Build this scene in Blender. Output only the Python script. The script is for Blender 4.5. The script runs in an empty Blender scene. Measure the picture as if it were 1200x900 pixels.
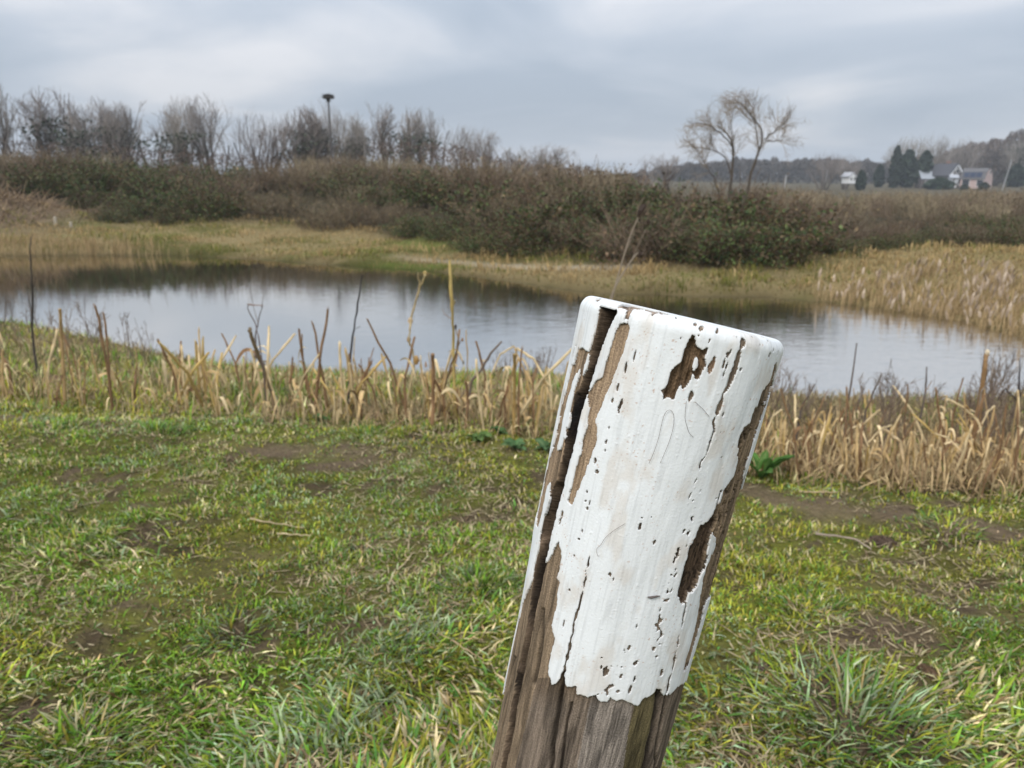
import bpy, math
import numpy as np
from mathutils import Vector

rng = np.random.default_rng(7)
sc = bpy.context.scene
col = sc.collection

# ------------------------------------------------------------------ camera
H = 1.2
FPX = 930.0
PIT = math.atan(245 / FPX)
cp, sp = math.cos(PIT), math.sin(PIT)
cam = bpy.data.cameras.new('camera')
cam.sensor_width = 36.0
cam.lens = 36.0 * FPX / 1200.0
cam.clip_start = 0.02
cam.clip_end = 3000
cam.dof.use_dof = True
cam.dof.focus_distance = 0.455
cam.dof.aperture_fstop = 18.0
camo = bpy.data.objects.new('camera', cam)
camo.location = (0, 0, H)
camo.rotation_euler = (math.pi / 2 - PIT, 0, 0)
col.objects.link(camo)
sc.camera = camo

# ------------------------------------------------------------------ world + sun (overcast)
SUN_EL, SUN_AZ = math.radians(46), math.radians(215)
w = bpy.data.worlds.new('World')
sc.world = w
w.use_nodes = True
nt = w.node_tree
nt.nodes.clear()


def N(t, kind, **kw):
    n = t.nodes.new(kind)
    for k, v in kw.items():
        setattr(n, k, v)
    return n


out = N(nt, 'ShaderNodeOutputWorld')
bg = N(nt, 'ShaderNodeBackground')
bg.inputs['Strength'].default_value = 0.075
sky = N(nt, 'ShaderNodeTexSky', sky_type='NISHITA', sun_disc=False, sun_elevation=SUN_EL, sun_rotation=SUN_AZ)
tc = N(nt, 'ShaderNodeTexCoord')
sep = N(nt, 'ShaderNodeSeparateXYZ')
nt.links.new(tc.outputs['Generated'], sep.inputs[0])


def M(t, op, a, b=None, c=None):
    n = N(t, 'ShaderNodeMath', operation=op)
    for i, v in enumerate((a, b, c)):
        if v is None:
            continue
        if isinstance(v, (int, float)):
            n.inputs[i].default_value = v
        else:
            t.links.new(v, n.inputs[i])
    return n.outputs[0]


zc = M(nt, 'MAXIMUM', sep.outputs['Z'], 0.0)
den = M(nt, 'ADD', zc, 0.16)
cx = M(nt, 'DIVIDE', sep.outputs['X'], den)
cy = M(nt, 'DIVIDE', sep.outputs['Y'], den)
comb = N(nt, 'ShaderNodeCombineXYZ')
nt.links.new(cx, comb.inputs[0])
nt.links.new(cy, comb.inputs[1])
n1 = N(nt, 'ShaderNodeTexNoise')
n1.inputs['Scale'].default_value = 0.8
n1.inputs['Detail'].default_value = 5
n1.inputs['Roughness'].default_value = 0.48
n1.inputs['Distortion'].default_value = 0.5
mp = N(nt, 'ShaderNodeMapping')
mp.inputs['Location'].default_value = (3.1, 0.4, 0)
nt.links.new(comb.outputs[0], mp.inputs[0])
nt.links.new(mp.outputs[0], n1.inputs['Vector'])
ramp = N(nt, 'ShaderNodeValToRGB')
cr = ramp.color_ramp
cr.elements[0].position = 0.36
cr.elements[0].color = (0.47, 0.54, 0.64, 1)
cr.elements[1].position = 0.66
cr.elements[1].color = (0.86, 0.87, 0.91, 1)
e = cr.elements.new(0.5)
e.color = (0.585, 0.645, 0.735, 1)
nt.links.new(n1.outputs['Fac'], ramp.inputs[0])
# an overcast sky is brighter towards the zenith (CIE overcast law)
gain = M(nt, 'MULTIPLY_ADD', zc, 14.0, 6.8)
gain = M(nt, 'MINIMUM', gain, 21.0)
clo = N(nt, 'ShaderNodeVectorMath', operation='SCALE')
nt.links.new(ramp.outputs[0], clo.inputs[0])
nt.links.new(gain, clo.inputs['Scale'])
mix = N(nt, 'ShaderNodeMix', data_type='RGBA')
mix.inputs['Factor'].default_value = 0.93
nt.links.new(sky.outputs[0], mix.inputs['A'])
nt.links.new(clo.outputs[0], mix.inputs['B'])
nt.links.new(mix.outputs['Result'], bg.inputs['Color'])
nt.links.new(bg.outputs[0], out.inputs['Surface'])

sl = bpy.data.lights.new('sun', 'SUN')
sl.energy = 1.5
sl.angle = math.radians(24)
sl.color = (1.0, 0.955, 0.89)
so = bpy.data.objects.new('sun', sl)
sdir = Vector((math.sin(SUN_AZ) * math.cos(SUN_EL), math.cos(SUN_AZ) * math.cos(SUN_EL), math.sin(SUN_EL)))
so.rotation_euler = (-sdir).to_track_quat('-Z', 'Y').to_euler()
col.objects.link(so)

sc.view_settings.view_transform = 'Standard'
sc.view_settings.look = 'None'
sc.view_settings.exposure = 0.62
sc.view_settings.gamma = 1.0
sc.render.engine = 'CYCLES'
sc.cycles.use_denoising = True
sc.cycles.max_bounces = 6
sc.cycles.diffuse_bounces = 3
sc.cycles.transparent_max_bounces = 4


# ------------------------------------------------------------------ helpers
def hsh(ix, iy, s):
    n = (ix.astype(np.int64) * 374761393 + iy.astype(np.int64) * 668265263 + s * 1442695041) & 0xffffffff
    n = ((n ^ (n >> 13)) * 1274126177) & 0xffffffff
    n = n ^ (n >> 16)
    return (n & 0xffffff) / float(0xffffff)


def vn(x, y, s=0):
    x = np.asarray(x, float)
    y = np.asarray(y, float)
    ix, iy = np.floor(x), np.floor(y)
    fx, fy = x - ix, y - iy
    fx = fx * fx * (3 - 2 * fx)
    fy = fy * fy * (3 - 2 * fy)
    a, b = hsh(ix, iy, s), hsh(ix + 1, iy, s)
    c, d = hsh(ix, iy + 1, s), hsh(ix + 1, iy + 1, s)
    return (a * (1 - fx) + b * fx) * (1 - fy) + (c * (1 - fx) + d * fx) * fy


def fbm(x, y, s=0, o=4):
    r, a, t = 0, .5, 0
    for i in range(o):
        r = r + a * vn(x * 2 ** i + 17.3 * i, y * 2 ** i - 9.1 * i, s + i)
        t += a
        a *= .5
    return r / t


def sst(a, b, x):
    t = np.clip((x - a) / (b - a), 0, 1)
    return t * t * (3 - 2 * t)


def inpoly(px, py, poly):
    poly = np.array(poly, float)
    res = np.zeros(px.shape, bool)
    bb = (px >= poly[:, 0].min()) & (px <= poly[:, 0].max()) & (py >= poly[:, 1].min()) & (py <= poly[:, 1].max())
    x, y = px[bb], py[bb]
    r = np.zeros(x.shape, bool)
    n = len(poly)
    for i in range(n):
        x0, y0 = poly[i]
        x1, y1 = poly[(i + 1) % n]
        if y0 == y1:
            continue
        c = ((y0 > y) != (y1 > y)) & (x < (x1 - x0) * (y - y0) / (y1 - y0) + x0)
        r ^= c
    res[bb] = r
    return res


def segdist(px, py, pts, closed=False):
    d = np.full(px.shape, 1e9)
    pts = [np.array(p, float) for p in pts]
    pr = list(zip(pts, pts[1:] + pts[:1])) if closed else list(zip(pts[:-1], pts[1:]))
    for a, b in pr:
        v = b - a
        t = np.clip(((px - a[0]) * v[0] + (py - a[1]) * v[1]) / max(v @ v, 1e-12), 0, 1)
        d = np.minimum(d, np.hypot(px - a[0] - t * v[0], py - a[1] - t * v[1]))
    return d


def tag(o, label=None, cat=None, group=None, kind=None):
    if label: o['label'] = label
    if cat: o['category'] = cat
    if group: o['group'] = group
    if kind: o['kind'] = kind
    return o


def mesh(name, V, F, C=None, mat=None, smooth=False):
    """V (n,3), F list of index arrays (m,k), C per-vertex colours (n,3)"""
    me = bpy.data.meshes.new(name)
    V = np.asarray(V, np.float32)
    F = [np.asarray(f, np.int32) for f in F if len(f)]
    me.vertices.add(len(V))
    me.vertices.foreach_set('co', V.ravel())
    tot = sum(f.size for f in F)
    npol = sum(len(f) for f in F)
    me.loops.add(tot)
    me.polygons.add(npol)
    me.loops.foreach_set('vertex_index', np.concatenate([f.ravel() for f in F]))
    ls = np.concatenate([np.full(len(f), f.shape[1], np.int32) for f in F])
    st = np.concatenate([[0], np.cumsum(ls)[:-1]]).astype(np.int32)
    me.polygons.foreach_set('loop_start', st)
    me.polygons.foreach_set('use_smooth', np.full(npol, smooth))
    me.update(calc_edges=True)
    if C is not None:
        at = me.color_attributes.new('col', 'FLOAT_COLOR', 'POINT')
        c4 = np.ones((len(V), 4), np.float32)
        c4[:, :3] = C
        at.data.foreach_set('color', c4.ravel())
    if mat: me.materials.append(mat)
    return me


def obj(name, me, parent=None, loc=None):
    o = bpy.data.objects.new(name, me)
    col.objects.link(o)
    if parent: o.parent = parent
    if loc is not None: o.location = loc
    return o


def empty(name, loc=(0, 0, 0), rz=0.0):
    o = bpy.data.objects.new(name, None)
    col.objects.link(o)
    o.location = loc
    o.rotation_euler = (0, 0, rz)
    o.empty_display_size = .05
    return o


def copy_thing(root, loc, rz=0.0, scale=1.0, tilt=(0, 0)):
    r = root.copy()
    col.objects.link(r)
    r.location = loc
    r.rotation_euler = (tilt[0], tilt[1], rz)
    r.scale = (scale,) * 3 if np.isscalar(scale) else scale
    for ch in list(root.children):
        c = ch.copy()
        col.objects.link(c)
        c.parent = r
    return r


def tubes(P, R, k=3, cap=False):
    """P (N,K,3) polylines, R (N,K) radii -> V, [quads], ring index"""
    P = np.asarray(P, float)
    n, K, _ = P.shape
    T = np.gradient(P, axis=1)
    T /= np.linalg.norm(T, axis=2, keepdims=True) + 1e-12
    ref = np.where(np.abs(T[:, :1, 2:3]) > .9, np.array([1., 0, 0]), np.array([0, 0, 1.]))
    A = np.cross(T, np.broadcast_to(ref, T.shape))
    A /= np.linalg.norm(A, axis=2, keepdims=True) + 1e-12
    B = np.cross(T, A)
    an = np.arange(k) * 2 * np.pi / k
    V = P[:, :, None] + R[:, :, None, None] * (A[:, :, None] * np.cos(an)[:, None] + B[:, :, None] * np.sin(an)[:, None])
    idx = np.arange(n * K * k).reshape(n, K, k)
    a = idx[:, :-1]
    b = idx[:, 1:]
    q = np.stack([a, np.roll(a, -1, 2), np.roll(b, -1, 2), b], -1).reshape(-1, 4)
    F = [q]
    if cap:
        F.append(idx[:, -1])
        F.append(idx[:, 0][:, ::-1])
    return V.reshape(-1, 3), F, K * k


def join(parts):
    """parts: list of (V, F, C)"""
    Vs, Fs, Cs, o = [], [], [], 0
    for V, F, C in parts:
        Vs.append(V)
        Cs.append(np.broadcast_to(C, V.shape))
        for f in F:
            Fs.append(np.asarray(f) + o)
        o += len(V)
    by = {}
    for f in Fs:
        if len(f): by.setdefault(f.shape[1], []).append(f)
    return np.concatenate(Vs), [np.concatenate(v) for v in by.values()], np.concatenate(Cs)


def nrm(v):
    return v / (np.linalg.norm(v, axis=-1, keepdims=True) + 1e-12)


def grow(S, D, L, K, wob, up, g):
    P = [S]
    d = nrm(D)
    st = (L / (K - 1))[:, None]
    for i in range(K - 1):
        d = nrm(d + g.normal(size=d.shape) * wob + np.array([0, 0, up]))
        P.append(P[-1] + d * st)
    return np.stack(P, 1)


def child(P, n, g, lo=.3, hi=1., spread=.8):
    N_, K, _ = P.shape
    i = g.integers(0, N_, n)
    t = g.uniform(lo, hi, n) * (K - 1)
    k = np.minimum(t.astype(int), K - 2)
    f = (t - k)[:, None]
    a, b = P[i, k], P[i, k + 1]
    S = a * (1 - f) + b * f
    tan = nrm(b - a)
    return S, nrm(tan + nrm(g.normal(size=(n, 3))) * spread), i, t / (K - 1)


# ------------------------------------------------------------------ materials
def vmat(name, rough=.85, trans=0.0, noise=None, nscale=30.0, objvar=0.0, spec=.3, bump=0.0, bscale=200.0, shape=None):
    m = bpy.data.materials.new(name)
    m.use_nodes = True
    t = m.node_tree
    b = t.nodes['Principled BSDF']
    b.inputs['Roughness'].default_value = rough
    b.inputs['Specular IOR Level'].default_value = spec
    at = N(t, 'ShaderNodeAttribute', attribute_name='col')
    c = at.outputs['Color']
    co = N(t, 'ShaderNodeTexCoord')
    if noise:
        nz = N(t, 'ShaderNodeTexNoise')
        nz.inputs['Scale'].default_value = nscale
        nz.inputs['Detail'].default_value = 6
        nz.inputs['Roughness'].default_value = .65
        t.links.new(co.outputs['Object'], nz.inputs['Vector'])
        v = M(t, 'MULTIPLY_ADD', nz.outputs['Fac'], 2 * noise, 1 - noise)
        s = N(t, 'ShaderNodeVectorMath', operation='SCALE')
        t.links.new(c, s.inputs[0])
        t.links.new(v, s.inputs['Scale'])
        c = s.outputs[0]
    if objvar:
        oi = N(t, 'ShaderNodeObjectInfo')
        hs = N(t, 'ShaderNodeHueSaturation')
        t.links.new(M(t, 'MULTIPLY_ADD', oi.outputs['Random'], .06 * objvar, .5 - .03 * objvar), hs.inputs['Hue'])
        t.links.new(M(t, 'MULTIPLY_ADD', oi.outputs['Random'], .6 * objvar, 1 - .3 * objvar), hs.inputs['Value'])
        t.links.new(c, hs.inputs['Color'])
        c = hs.outputs[0]
    t.links.new(c, b.inputs['Base Color'])
    if bump:
        nb = N(t, 'ShaderNodeTexNoise')
        nb.inputs['Scale'].default_value = bscale
        nb.inputs['Detail'].default_value = 5
        t.links.new(co.outputs['Object'], nb.inputs['Vector'])
        bp = N(t, 'ShaderNodeBump')
        bp.inputs['Strength'].default_value = bump
        bp.inputs['Distance'].default_value = shape or .01
        t.links.new(nb.outputs['Fac'], bp.inputs['Height'])
        t.links.new(bp.outputs[0], b.inputs['Normal'])
    if trans:
        tr = N(t, 'ShaderNodeBsdfTranslucent')
        t.links.new(c, tr.inputs['Color'])
        mx = N(t, 'ShaderNodeMixShader')
        mx.inputs[0].default_value = trans
        t.links.new(b.outputs[0], mx.inputs[1])
        t.links.new(tr.outputs[0], mx.inputs[2])
        t.links.new(mx.outputs[0], t.nodes['Material Output'].inputs['Surface'])
    return m


M_ground = vmat('soil_and_moss', .95, noise=.7, nscale=38, bump=1.0, bscale=60, shape=.03, spec=.03)
M_grass = vmat('grass_blade', .75, trans=.22, spec=.12)
M_dry = vmat('dry_stem', .75, noise=.35, nscale=60, spec=.25)
M_leaf = vmat('bramble_leaf', .6, trans=.15, objvar=.55, spec=.3)
M_twig = vmat('bare_twig', .9, objvar=.5, spec=.1)
M_wood = vmat('weathered_wood', .85, spec=.2)
t = M_wood.node_tree
b = t.nodes['Principled BSDF']
ga = N(t, 'ShaderNodeAttribute', attribute_name='grain_uv')
gm = N(t, 'ShaderNodeMapping')
gm.inputs['Scale'].default_value = (1500, 70, 1)
t.links.new(ga.outputs['Vector'], gm.inputs[0])
gn = N(t, 'ShaderNodeTexNoise')
gn.inputs['Scale'].default_value = 1.0
gn.inputs['Detail'].default_value = 5
gn.inputs['Roughness'].default_value = .7
t.links.new(gm.outputs[0], gn.inputs['Vector'])
gs = N(t, 'ShaderNodeTexNoise')
gs.inputs['Scale'].default_value = 900
gs.inputs['Detail'].default_value = 3
t.links.new(ga.outputs['Vector'], gs.inputs['Vector'])
gv = M(t, 'ADD', M(t, 'MULTIPLY_ADD', gn.outputs['Fac'], 1.5, .25), M(t, 'MULTIPLY_ADD', gs.outputs['Fac'], 1.3, -.65))
gw = N(t, 'ShaderNodeVectorMath', operation='SCALE')
t.links.new([n for n in t.nodes if n.type == 'ATTRIBUTE' and n.attribute_name == 'col'][0].outputs['Color'], gw.inputs[0])
t.links.new(gv, gw.inputs['Scale'])
t.links.new(gw.outputs[0], b.inputs['Base Color'])
gb = N(t, 'ShaderNodeBump')
gb.inputs['Strength'].default_value = .9
gb.inputs['Distance'].default_value = .0007
t.links.new(gv, gb.inputs['Height'])
t.links.new(gb.outputs[0], b.inputs['Normal'])
M_build = vmat('painted_building', .8, noise=.12, nscale=3)


# ------------------------------------------------------------------ pixel <-> place
def ray(px, py):
    a = (px - 600) / FPX
    b = (450 - py) / FPX
    return np.array([a, cp + b * sp, -sp + b * cp])


def at_depth(px, py, y):
    r = ray(px, py)
    t = y / r[1]
    return np.array([0, 0, H]) + r * t


def at_z(px, py, z):
    r = ray(px, py)
    t = (z - H) / r[2]
    return np.array([0, 0, H]) + r * t


def project(P):
    x, y, z = P[..., 0], P[..., 1], P[..., 2] - H
    d = y * cp - z * sp
    u = y * sp + z * cp
    return 600 + FPX * x / d, 450 - FPX * u / d


WZ = -0.8
shore = [(0, 376), (100, 395), (200, 417), (300, 432), (400, 440), (500, 443), (600, 442), (760, 452), (900, 466),
         (1000, 471), (1100, 470), (1200, 466)]
far = [(1200, 396), (1140, 380), (1060, 366), (980, 355), (900, 348), (800, 346), (700, 343), (640, 336), (560, 325),
       (500, 318), (400, 311), (300, 304), (200, 299), (100, 299), (0, 300)]
POND = [tuple(at_z(x, y, WZ)[:2]) for x, y in shore]
POND += [(8.2, 7.6), (9.6, 8.6), (9.0, 9.6)]
POND += [tuple(at_z(x, y, WZ)[:2]) for x, y in far]
POND += [(-21, 20.5), (-25, 17), (-20, 12.5), (-13, 10.8)]
MIDX = [-25, -13, -9.7, 0, 5.6, 9.6]
MIDY = [17, 15.5, 15, 11.3, 8.7, 8.5]
PXK = [-200, 0, 200, 300, 400, 560, 700, 800, 900, 1000, 1100, 1200, 1400]
YB = [26, 26, 25.4, 25, 23.2, 19, 16.4, 15.1, 14.6, 15.8, 19, 18, 18]
YT = [35, 35, 34, 34, 33, 29, 25, 22.5, 21, 24, 27, 27, 27]
ZT = [.95, .95, .85, .85, .8, .6, .25, .05, -.2, -.5, -.55, -.55, -.5]
ZF = [-.3, -.3, -.3, -.3, -.3, -.3, -.5, -.8, -1.3, -1.6, -1.6, -1.6, -1.6]


def yfront(x):
    """front edge of the row of dry stalks"""
    return np.interp(x, [-4, -2.6, -1.2, 0, .6, 1.2, 2.2, 3.2], [4.6, 4.35, 4.0, 3.75, 3.45, 3.1, 2.75, 2.7])


def terrain(x, y, relief=True):
    x = np.asarray(x, float)
    y = np.asarray(y, float)
    shp = x.shape
    x = x.ravel()
    y = y.ravel()
    d = np.full(x.shape, 60.)
    m = (np.abs(x) < 60) & (y < 70)
    d[m] = segdist(x[m], y[m], POND, True)
    ins = inpoly(x, y, POND)
    sd = np.where(ins, -d, d)
    near = y < np.interp(x, MIDX, MIDY)
    t = np.clip(sd / 4.4, 0, 1)
    zn = WZ + .8 * (1 - (1 - t) ** 1.25)
    pxr = 600 + 958 * x / np.maximum(y, 1)
    yb, yt = np.interp(pxr, PXK, YB), np.interp(pxr, PXK, YT)
    zt, zf = np.interp(pxr, PXK, ZT), np.interp(pxr, PXK, ZF)
    sh = WZ + .12 * sst(0, .35, sd) + .28 * sst(0, 5., sd)
    k = sst(0, 1, (y - yb + 1) / (yt - yb))
    zz = sh * (1 - k) + zt * k
    k2 = sst(yt + 3, yt + np.where(pxr > 650, 60, 30), y)
    zz = zz * (1 - k2) + zf * k2
    # brush heap mound on the far left bank
    zz = zz + 1.0 * np.exp(-(((x + 16.6) / 2.2) ** 2 + ((y - 25.5) / 2.0) ** 2))
    z = np.where(near, zn, zz)
    z = np.where(ins, WZ - .5 * sst(0, 1.5, -sd) - .01, z)
    if relief:
        r = (fbm(x * 1.1, y * 1.1, 3, 3) - .5) * .06 + (fbm(x * 6, y * 6, 5, 3) - .5) * .05
        r += (fbm(x * .35, y * .35, 9, 2) - .5) * np.where(near, .03, .3)
        z = z + np.where(sd < .4, r * np.clip(sd / .4, 0, 1), r) * np.where(ins, 0, 1)
    return z.reshape(shp), sd.reshape(shp), near.reshape(shp), pxr.reshape(shp)


def gz(x, y):
    return float(terrain(np.array([x]), np.array([y]))[0][0])


def gpt(px, py, lo=1.0, hi=60.0):
    """where the ray through this pixel meets the ground"""
    r = ray(px, py)
    t = np.linspace(lo, hi, 1500)
    P = np.array([0, 0, H]) + r * t[:, None]
    z = terrain(P[:, 0], P[:, 1])[0]
    i = np.argmax(P[:, 2] < z)
    return np.array([P[i, 0], P[i, 1], z[i]])


# ------------------------------------------------------------------ ground
def grid_axis(parts):
    a = [np.arange(s, e, d) for s, e, d in parts]
    return np.concatenate(a)


gx = np.concatenate([-np.geomspace(800, 24, 40), grid_axis([(-23, -4.5, .3), (-4.5, 4.5, .045), (4.5, 23, .3)]),
                     np.geomspace(24, 800, 40)])
gy = np.concatenate([np.array([-40, -20, -8, -4, -2, -1, -.5, 0, .4]), grid_axis([(.8, 5, .045), (5, 11, .1), (11, 40, .3)]),
                     np.geomspace(40.5, 1500, 50)])
GX, GY = np.meshgrid(gx, gy)
GZ, GSD, GN, GPX = terrain(GX, GY)
ny, nx = GX.shape
ii = np.arange(nx * ny).reshape(ny, nx)
GF = np.stack([ii[:-1, :-1], ii[:-1, 1:], ii[1:, 1:], ii[1:, :-1]], -1).reshape(-1, 4)


def lerp(a, b, t):
    return np.asarray(a) * (1 - t[..., None]) + np.asarray(b) * t[..., None]


def turf(x, y):
    """0 bare mud .. 1 dense grass"""
    d = fbm(x * 2.4, y * 3.2, 21, 4) * .5 + fbm(x * 9, y * 12, 31, 3) * .5
    v = sst(.32, .45, d)
    yf = yfront(x)
    path = np.exp(-((y - yf + .42 + .25 * (vn(x * .9, y * 0, 4) - .5)) / .13) ** 2) * sst(.42, .6, vn(x * 1.4, y * 1.4, 77))
    return np.clip(v - .9 * path, 0, 1), path


tf, path = turf(GX, GY)
mud = lerp((.06, .043, .026), (.165, .122, .078), np.clip(fbm(GX * 5, GY * 5, 41) * 1.1 + .5 * path - .2, 0, 1))
moss = lerp((.075, .105, .014), (.19, .195, .024), fbm(GX * 2.3, GY * 2.3, 51))
gc = mud + (moss - mud) * (tf * .72 * (.45 + .55 * sst(.36, .6, fbm(GX * 11, GY * 13, 428, 2))))[..., None]
yfG = yfront(GX)
k = sst(0, .5, GY - yfG)
straw = lerp((.19, .145, .075), (.16, .16, .055), sst(.35, .6, fbm(GX * 1.5, GY * 1.5, 61)))
straw = straw + (np.array([.30, .23, .14]) - straw) * (np.exp(-((GX + .05) / .6) ** 2) * sst(.6, 1.4, GY - yfG))[..., None]
gc = gc + (straw - gc) * k[..., None]
# the far bank: green-gold shelf, then dark soil under the scrub
sh = lerp((.115, .11, .035), (.25, .195, .095), sst(.34, .56, fbm(GX * .5, GY * .9, 71)))
sh = sh + (np.array([.13, .165, .035]) - sh) * sst(.52, .66, fbm(GX * .4 + 9, GY * .8, 76))[..., None] * .7
sh = sh + (np.array([.27, .205, .095]) - sh) * (.75 * sst(920, 1020, GPX))[..., None]
sand = np.exp(-((GY - np.interp(GPX, [380, 520, 640, 740], [19.5, 18.2, 16.6, 16.0])) / .35) ** 2) * sst(430, 520, GPX) * sst(780, 720, GPX)
sh = sh + (np.array([.40, .33, .24]) - sh) * sand[..., None] * .85
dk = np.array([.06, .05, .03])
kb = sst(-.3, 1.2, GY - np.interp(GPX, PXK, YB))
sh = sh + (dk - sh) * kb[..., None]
sh = sh + (np.array([.10, .085, .055]) - sh) * sst(45, 70, GY)[..., None]
mnd = np.exp(-(((GX + 16.4) / 2.9) ** 2 + ((GY - 25.2) / 2.6) ** 2))
sh = lerp(sh, (.20, .145, .095), np.clip(mnd * 1.6, 0, 1))
wet = np.exp(-np.clip(GSD, 0, 9) / .22)
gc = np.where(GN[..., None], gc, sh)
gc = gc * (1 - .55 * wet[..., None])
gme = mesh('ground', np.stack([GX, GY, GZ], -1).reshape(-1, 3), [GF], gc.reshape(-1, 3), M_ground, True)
tag(obj('ground', gme), kind='structure')

# ------------------------------------------------------------------ pond water
m = bpy.data.materials.new('pond_water')
m.use_nodes = True
t = m.node_tree
t.nodes.remove(t.nodes['Principled BSDF'])
gl = N(t, 'ShaderNodeBsdfGlossy')
gl.inputs['Color'].default_value = (.99, .98, .955, 1)
gl.inputs['Roughness'].default_value = .02
df = N(t, 'ShaderNodeBsdfDiffuse')
df.inputs['Color'].default_value = (.02, .018, .010, 1)
lw = N(t, 'ShaderNodeLayerWeight')
mxw = N(t, 'ShaderNodeMixShader')
t.links.new(M(t, 'MULTIPLY_ADD', lw.outputs['Facing'], .62, .22), mxw.inputs[0])
t.links.new(df.outputs[0], mxw.inputs[1])
t.links.new(gl.outputs[0], mxw.inputs[2])
t.links.new(mxw.outputs[0], t.nodes['Material Output'].inputs['Surface'])
co = N(t, 'ShaderNodeTexCoord')
mp = N(t, 'ShaderNodeMapping')
mp.inputs['Scale'].default_value = (1.0, 2.4, 1)
t.links.new(co.outputs['Object'], mp.inputs[0])
nz = N(t, 'ShaderNodeTexNoise')
nz.inputs['Scale'].default_value = 3.2
nz.inputs['Detail'].default_value = 4
nz.inputs['Roughness'].default_value = .6
t.links.new(mp.outputs[0], nz.inputs['Vector'])
nz2 = N(t, 'ShaderNodeTexNoise')
nz2.inputs['Scale'].default_value = .16
t.links.new(co.outputs['Object'], nz2.inputs['Vector'])
sepw = N(t, 'ShaderNodeSeparateXYZ')
t.links.new(co.outputs['Object'], sepw.inputs[0])
# the breeze ruffles the right-hand (open) end of the pond more than the left
rf = M(t, 'MULTIPLY_ADD', sepw.outputs[0], .011, .075)
rf = M(t, 'MAXIMUM', M(t, 'MULTIPLY_ADD', nz2.outputs['Fac'], .08, M(t, 'ADD', rf, -.04)), .018)
bp = N(t, 'ShaderNodeBump')
bp.inputs['Distance'].default_value = .05
t.links.new(rf, bp.inputs['Strength'])
t.links.new(nz.outputs['Fac'], bp.inputs['Height'])
t.links.new(bp.outputs[0], gl.inputs['Normal'])
wx, wy = np.linspace(-27, 13, 30), np.linspace(5, 23, 20)
WX, WY = np.meshgrid(wx, wy)
iw = np.arange(WX.size).reshape(WX.shape)
wf = np.stack([iw[:-1, :-1], iw[:-1, 1:], iw[1:, 1:], iw[1:, :-1]], -1).reshape(-1, 4)
inn = (terrain(WX, WY, False)[1] < 1.8).ravel()
wf = wf[inn[wf].any(1)]
tag(obj('water', mesh('water', np.stack([WX, WY, WX * 0 + WZ], -1).reshape(-1, 3), [wf], None, m)), kind='structure')

# ------------------------------------------------------------------ the wooden post
ptop = np.array([.0975, .4611, 1.1179])
up = -np.array([-.18535, -.0301, -1.0])
up /= np.linalg.norm(up)
e1 = np.array([1., 0, 0]) - up[0] * up
e1 /= np.linalg.norm(e1)
e2 = np.cross(up, e1)          # points away from the camera
STEP = .0005
th = np.concatenate([np.linspace(-math.pi, -1.8, 22)[:-1], np.arange(-1.8, 1.8, STEP / .058), np.linspace(1.8, math.pi, 22)[:-1]])
RE, TILT = .0065, math.radians(4.5)
hs = np.concatenate([np.arange(-1.32, -.375, .03), np.arange(-.375, -RE, STEP)])
rad = np.where(hs > -.4, .06 + .0148 * hs, .0541 + .004 * (hs + .4))
arc = np.linspace(0, math.pi / 2, 14)[1:]
rows_h = np.concatenate([hs, -RE + RE * np.sin(arc), np.zeros(34)])
rows_r = np.concatenate([rad, rad[-1] - RE + RE * np.cos(arc), np.linspace(rad[-1] - RE, .0003, 35)[1:]])
nside = len(hs)
TH, HH = np.meshgrid(th, rows_h)
RR = np.repeat(rows_r[:, None], len(th), 1)
U = TH * .058                                              # metres round the post
top_k = np.clip((HH + .03) / .03, 0, 1)


def place(rho, h):
    dx, dy = rho * np.sin(TH), -rho * np.cos(TH)
    hh = h + (.0016 - np.tan(TILT) * dy - .045 * dx) * top_k
    dx = dx + .0026 * sst(-.13, 0, HH)
    return ptop + hh[..., None] * up + dx[..., None] * e1 + dy[..., None] * e2


lump = (fbm(U * 45 + 50, HH * 14, 90, 3) - .5) * .003 * (RR > .05)
P0 = place(RR + lump, HH)
PX, PY = project(P0)
nv = np.gradient(P0, axis=0)
fac = np.cos(TH)                                           # towards camera
seen = (np.abs(TH) < 1.62)
# ragged edges: warp the tracing with noise drawn out along the grain
wu, wh = U * 1000, HH * 1000
QX = PX + (fbm(wu * .4, wh * .06, 101, 4) - .5) * 6 + (vn(wu * 1.1, wh * .25, 111) - .5) * 1.1
QY = PY + (fbm(wu * .7, wh * .2, 121, 4) - .5) * 5

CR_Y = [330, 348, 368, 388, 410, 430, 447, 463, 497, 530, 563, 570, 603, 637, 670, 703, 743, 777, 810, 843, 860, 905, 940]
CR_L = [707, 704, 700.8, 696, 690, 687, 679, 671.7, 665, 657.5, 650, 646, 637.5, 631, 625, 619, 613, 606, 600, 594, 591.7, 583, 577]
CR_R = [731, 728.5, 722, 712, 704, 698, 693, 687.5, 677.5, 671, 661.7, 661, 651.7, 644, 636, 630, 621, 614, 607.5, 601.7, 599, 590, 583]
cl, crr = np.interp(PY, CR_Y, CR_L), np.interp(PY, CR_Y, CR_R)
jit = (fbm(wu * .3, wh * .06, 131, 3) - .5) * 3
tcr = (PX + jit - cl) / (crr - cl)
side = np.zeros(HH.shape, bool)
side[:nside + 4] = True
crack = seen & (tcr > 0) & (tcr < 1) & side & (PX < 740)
LEFTB = [(679, 407), (669.5, 430), (660, 463), (653.3, 497), (645.8, 530), (635, 563), (633, 578), (628, 600), (627.5, 615), (631, 619),
         (634, 606), (638, 590), (650, 570), (662, 530), (670, 490), (682, 440), (690, 412)]
S1 = [(677, 434), (680, 432), (676, 446), (672, 463), (665.5, 497), (657, 527), (653, 529), (660, 497), (666, 463), (671, 448)]
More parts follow.
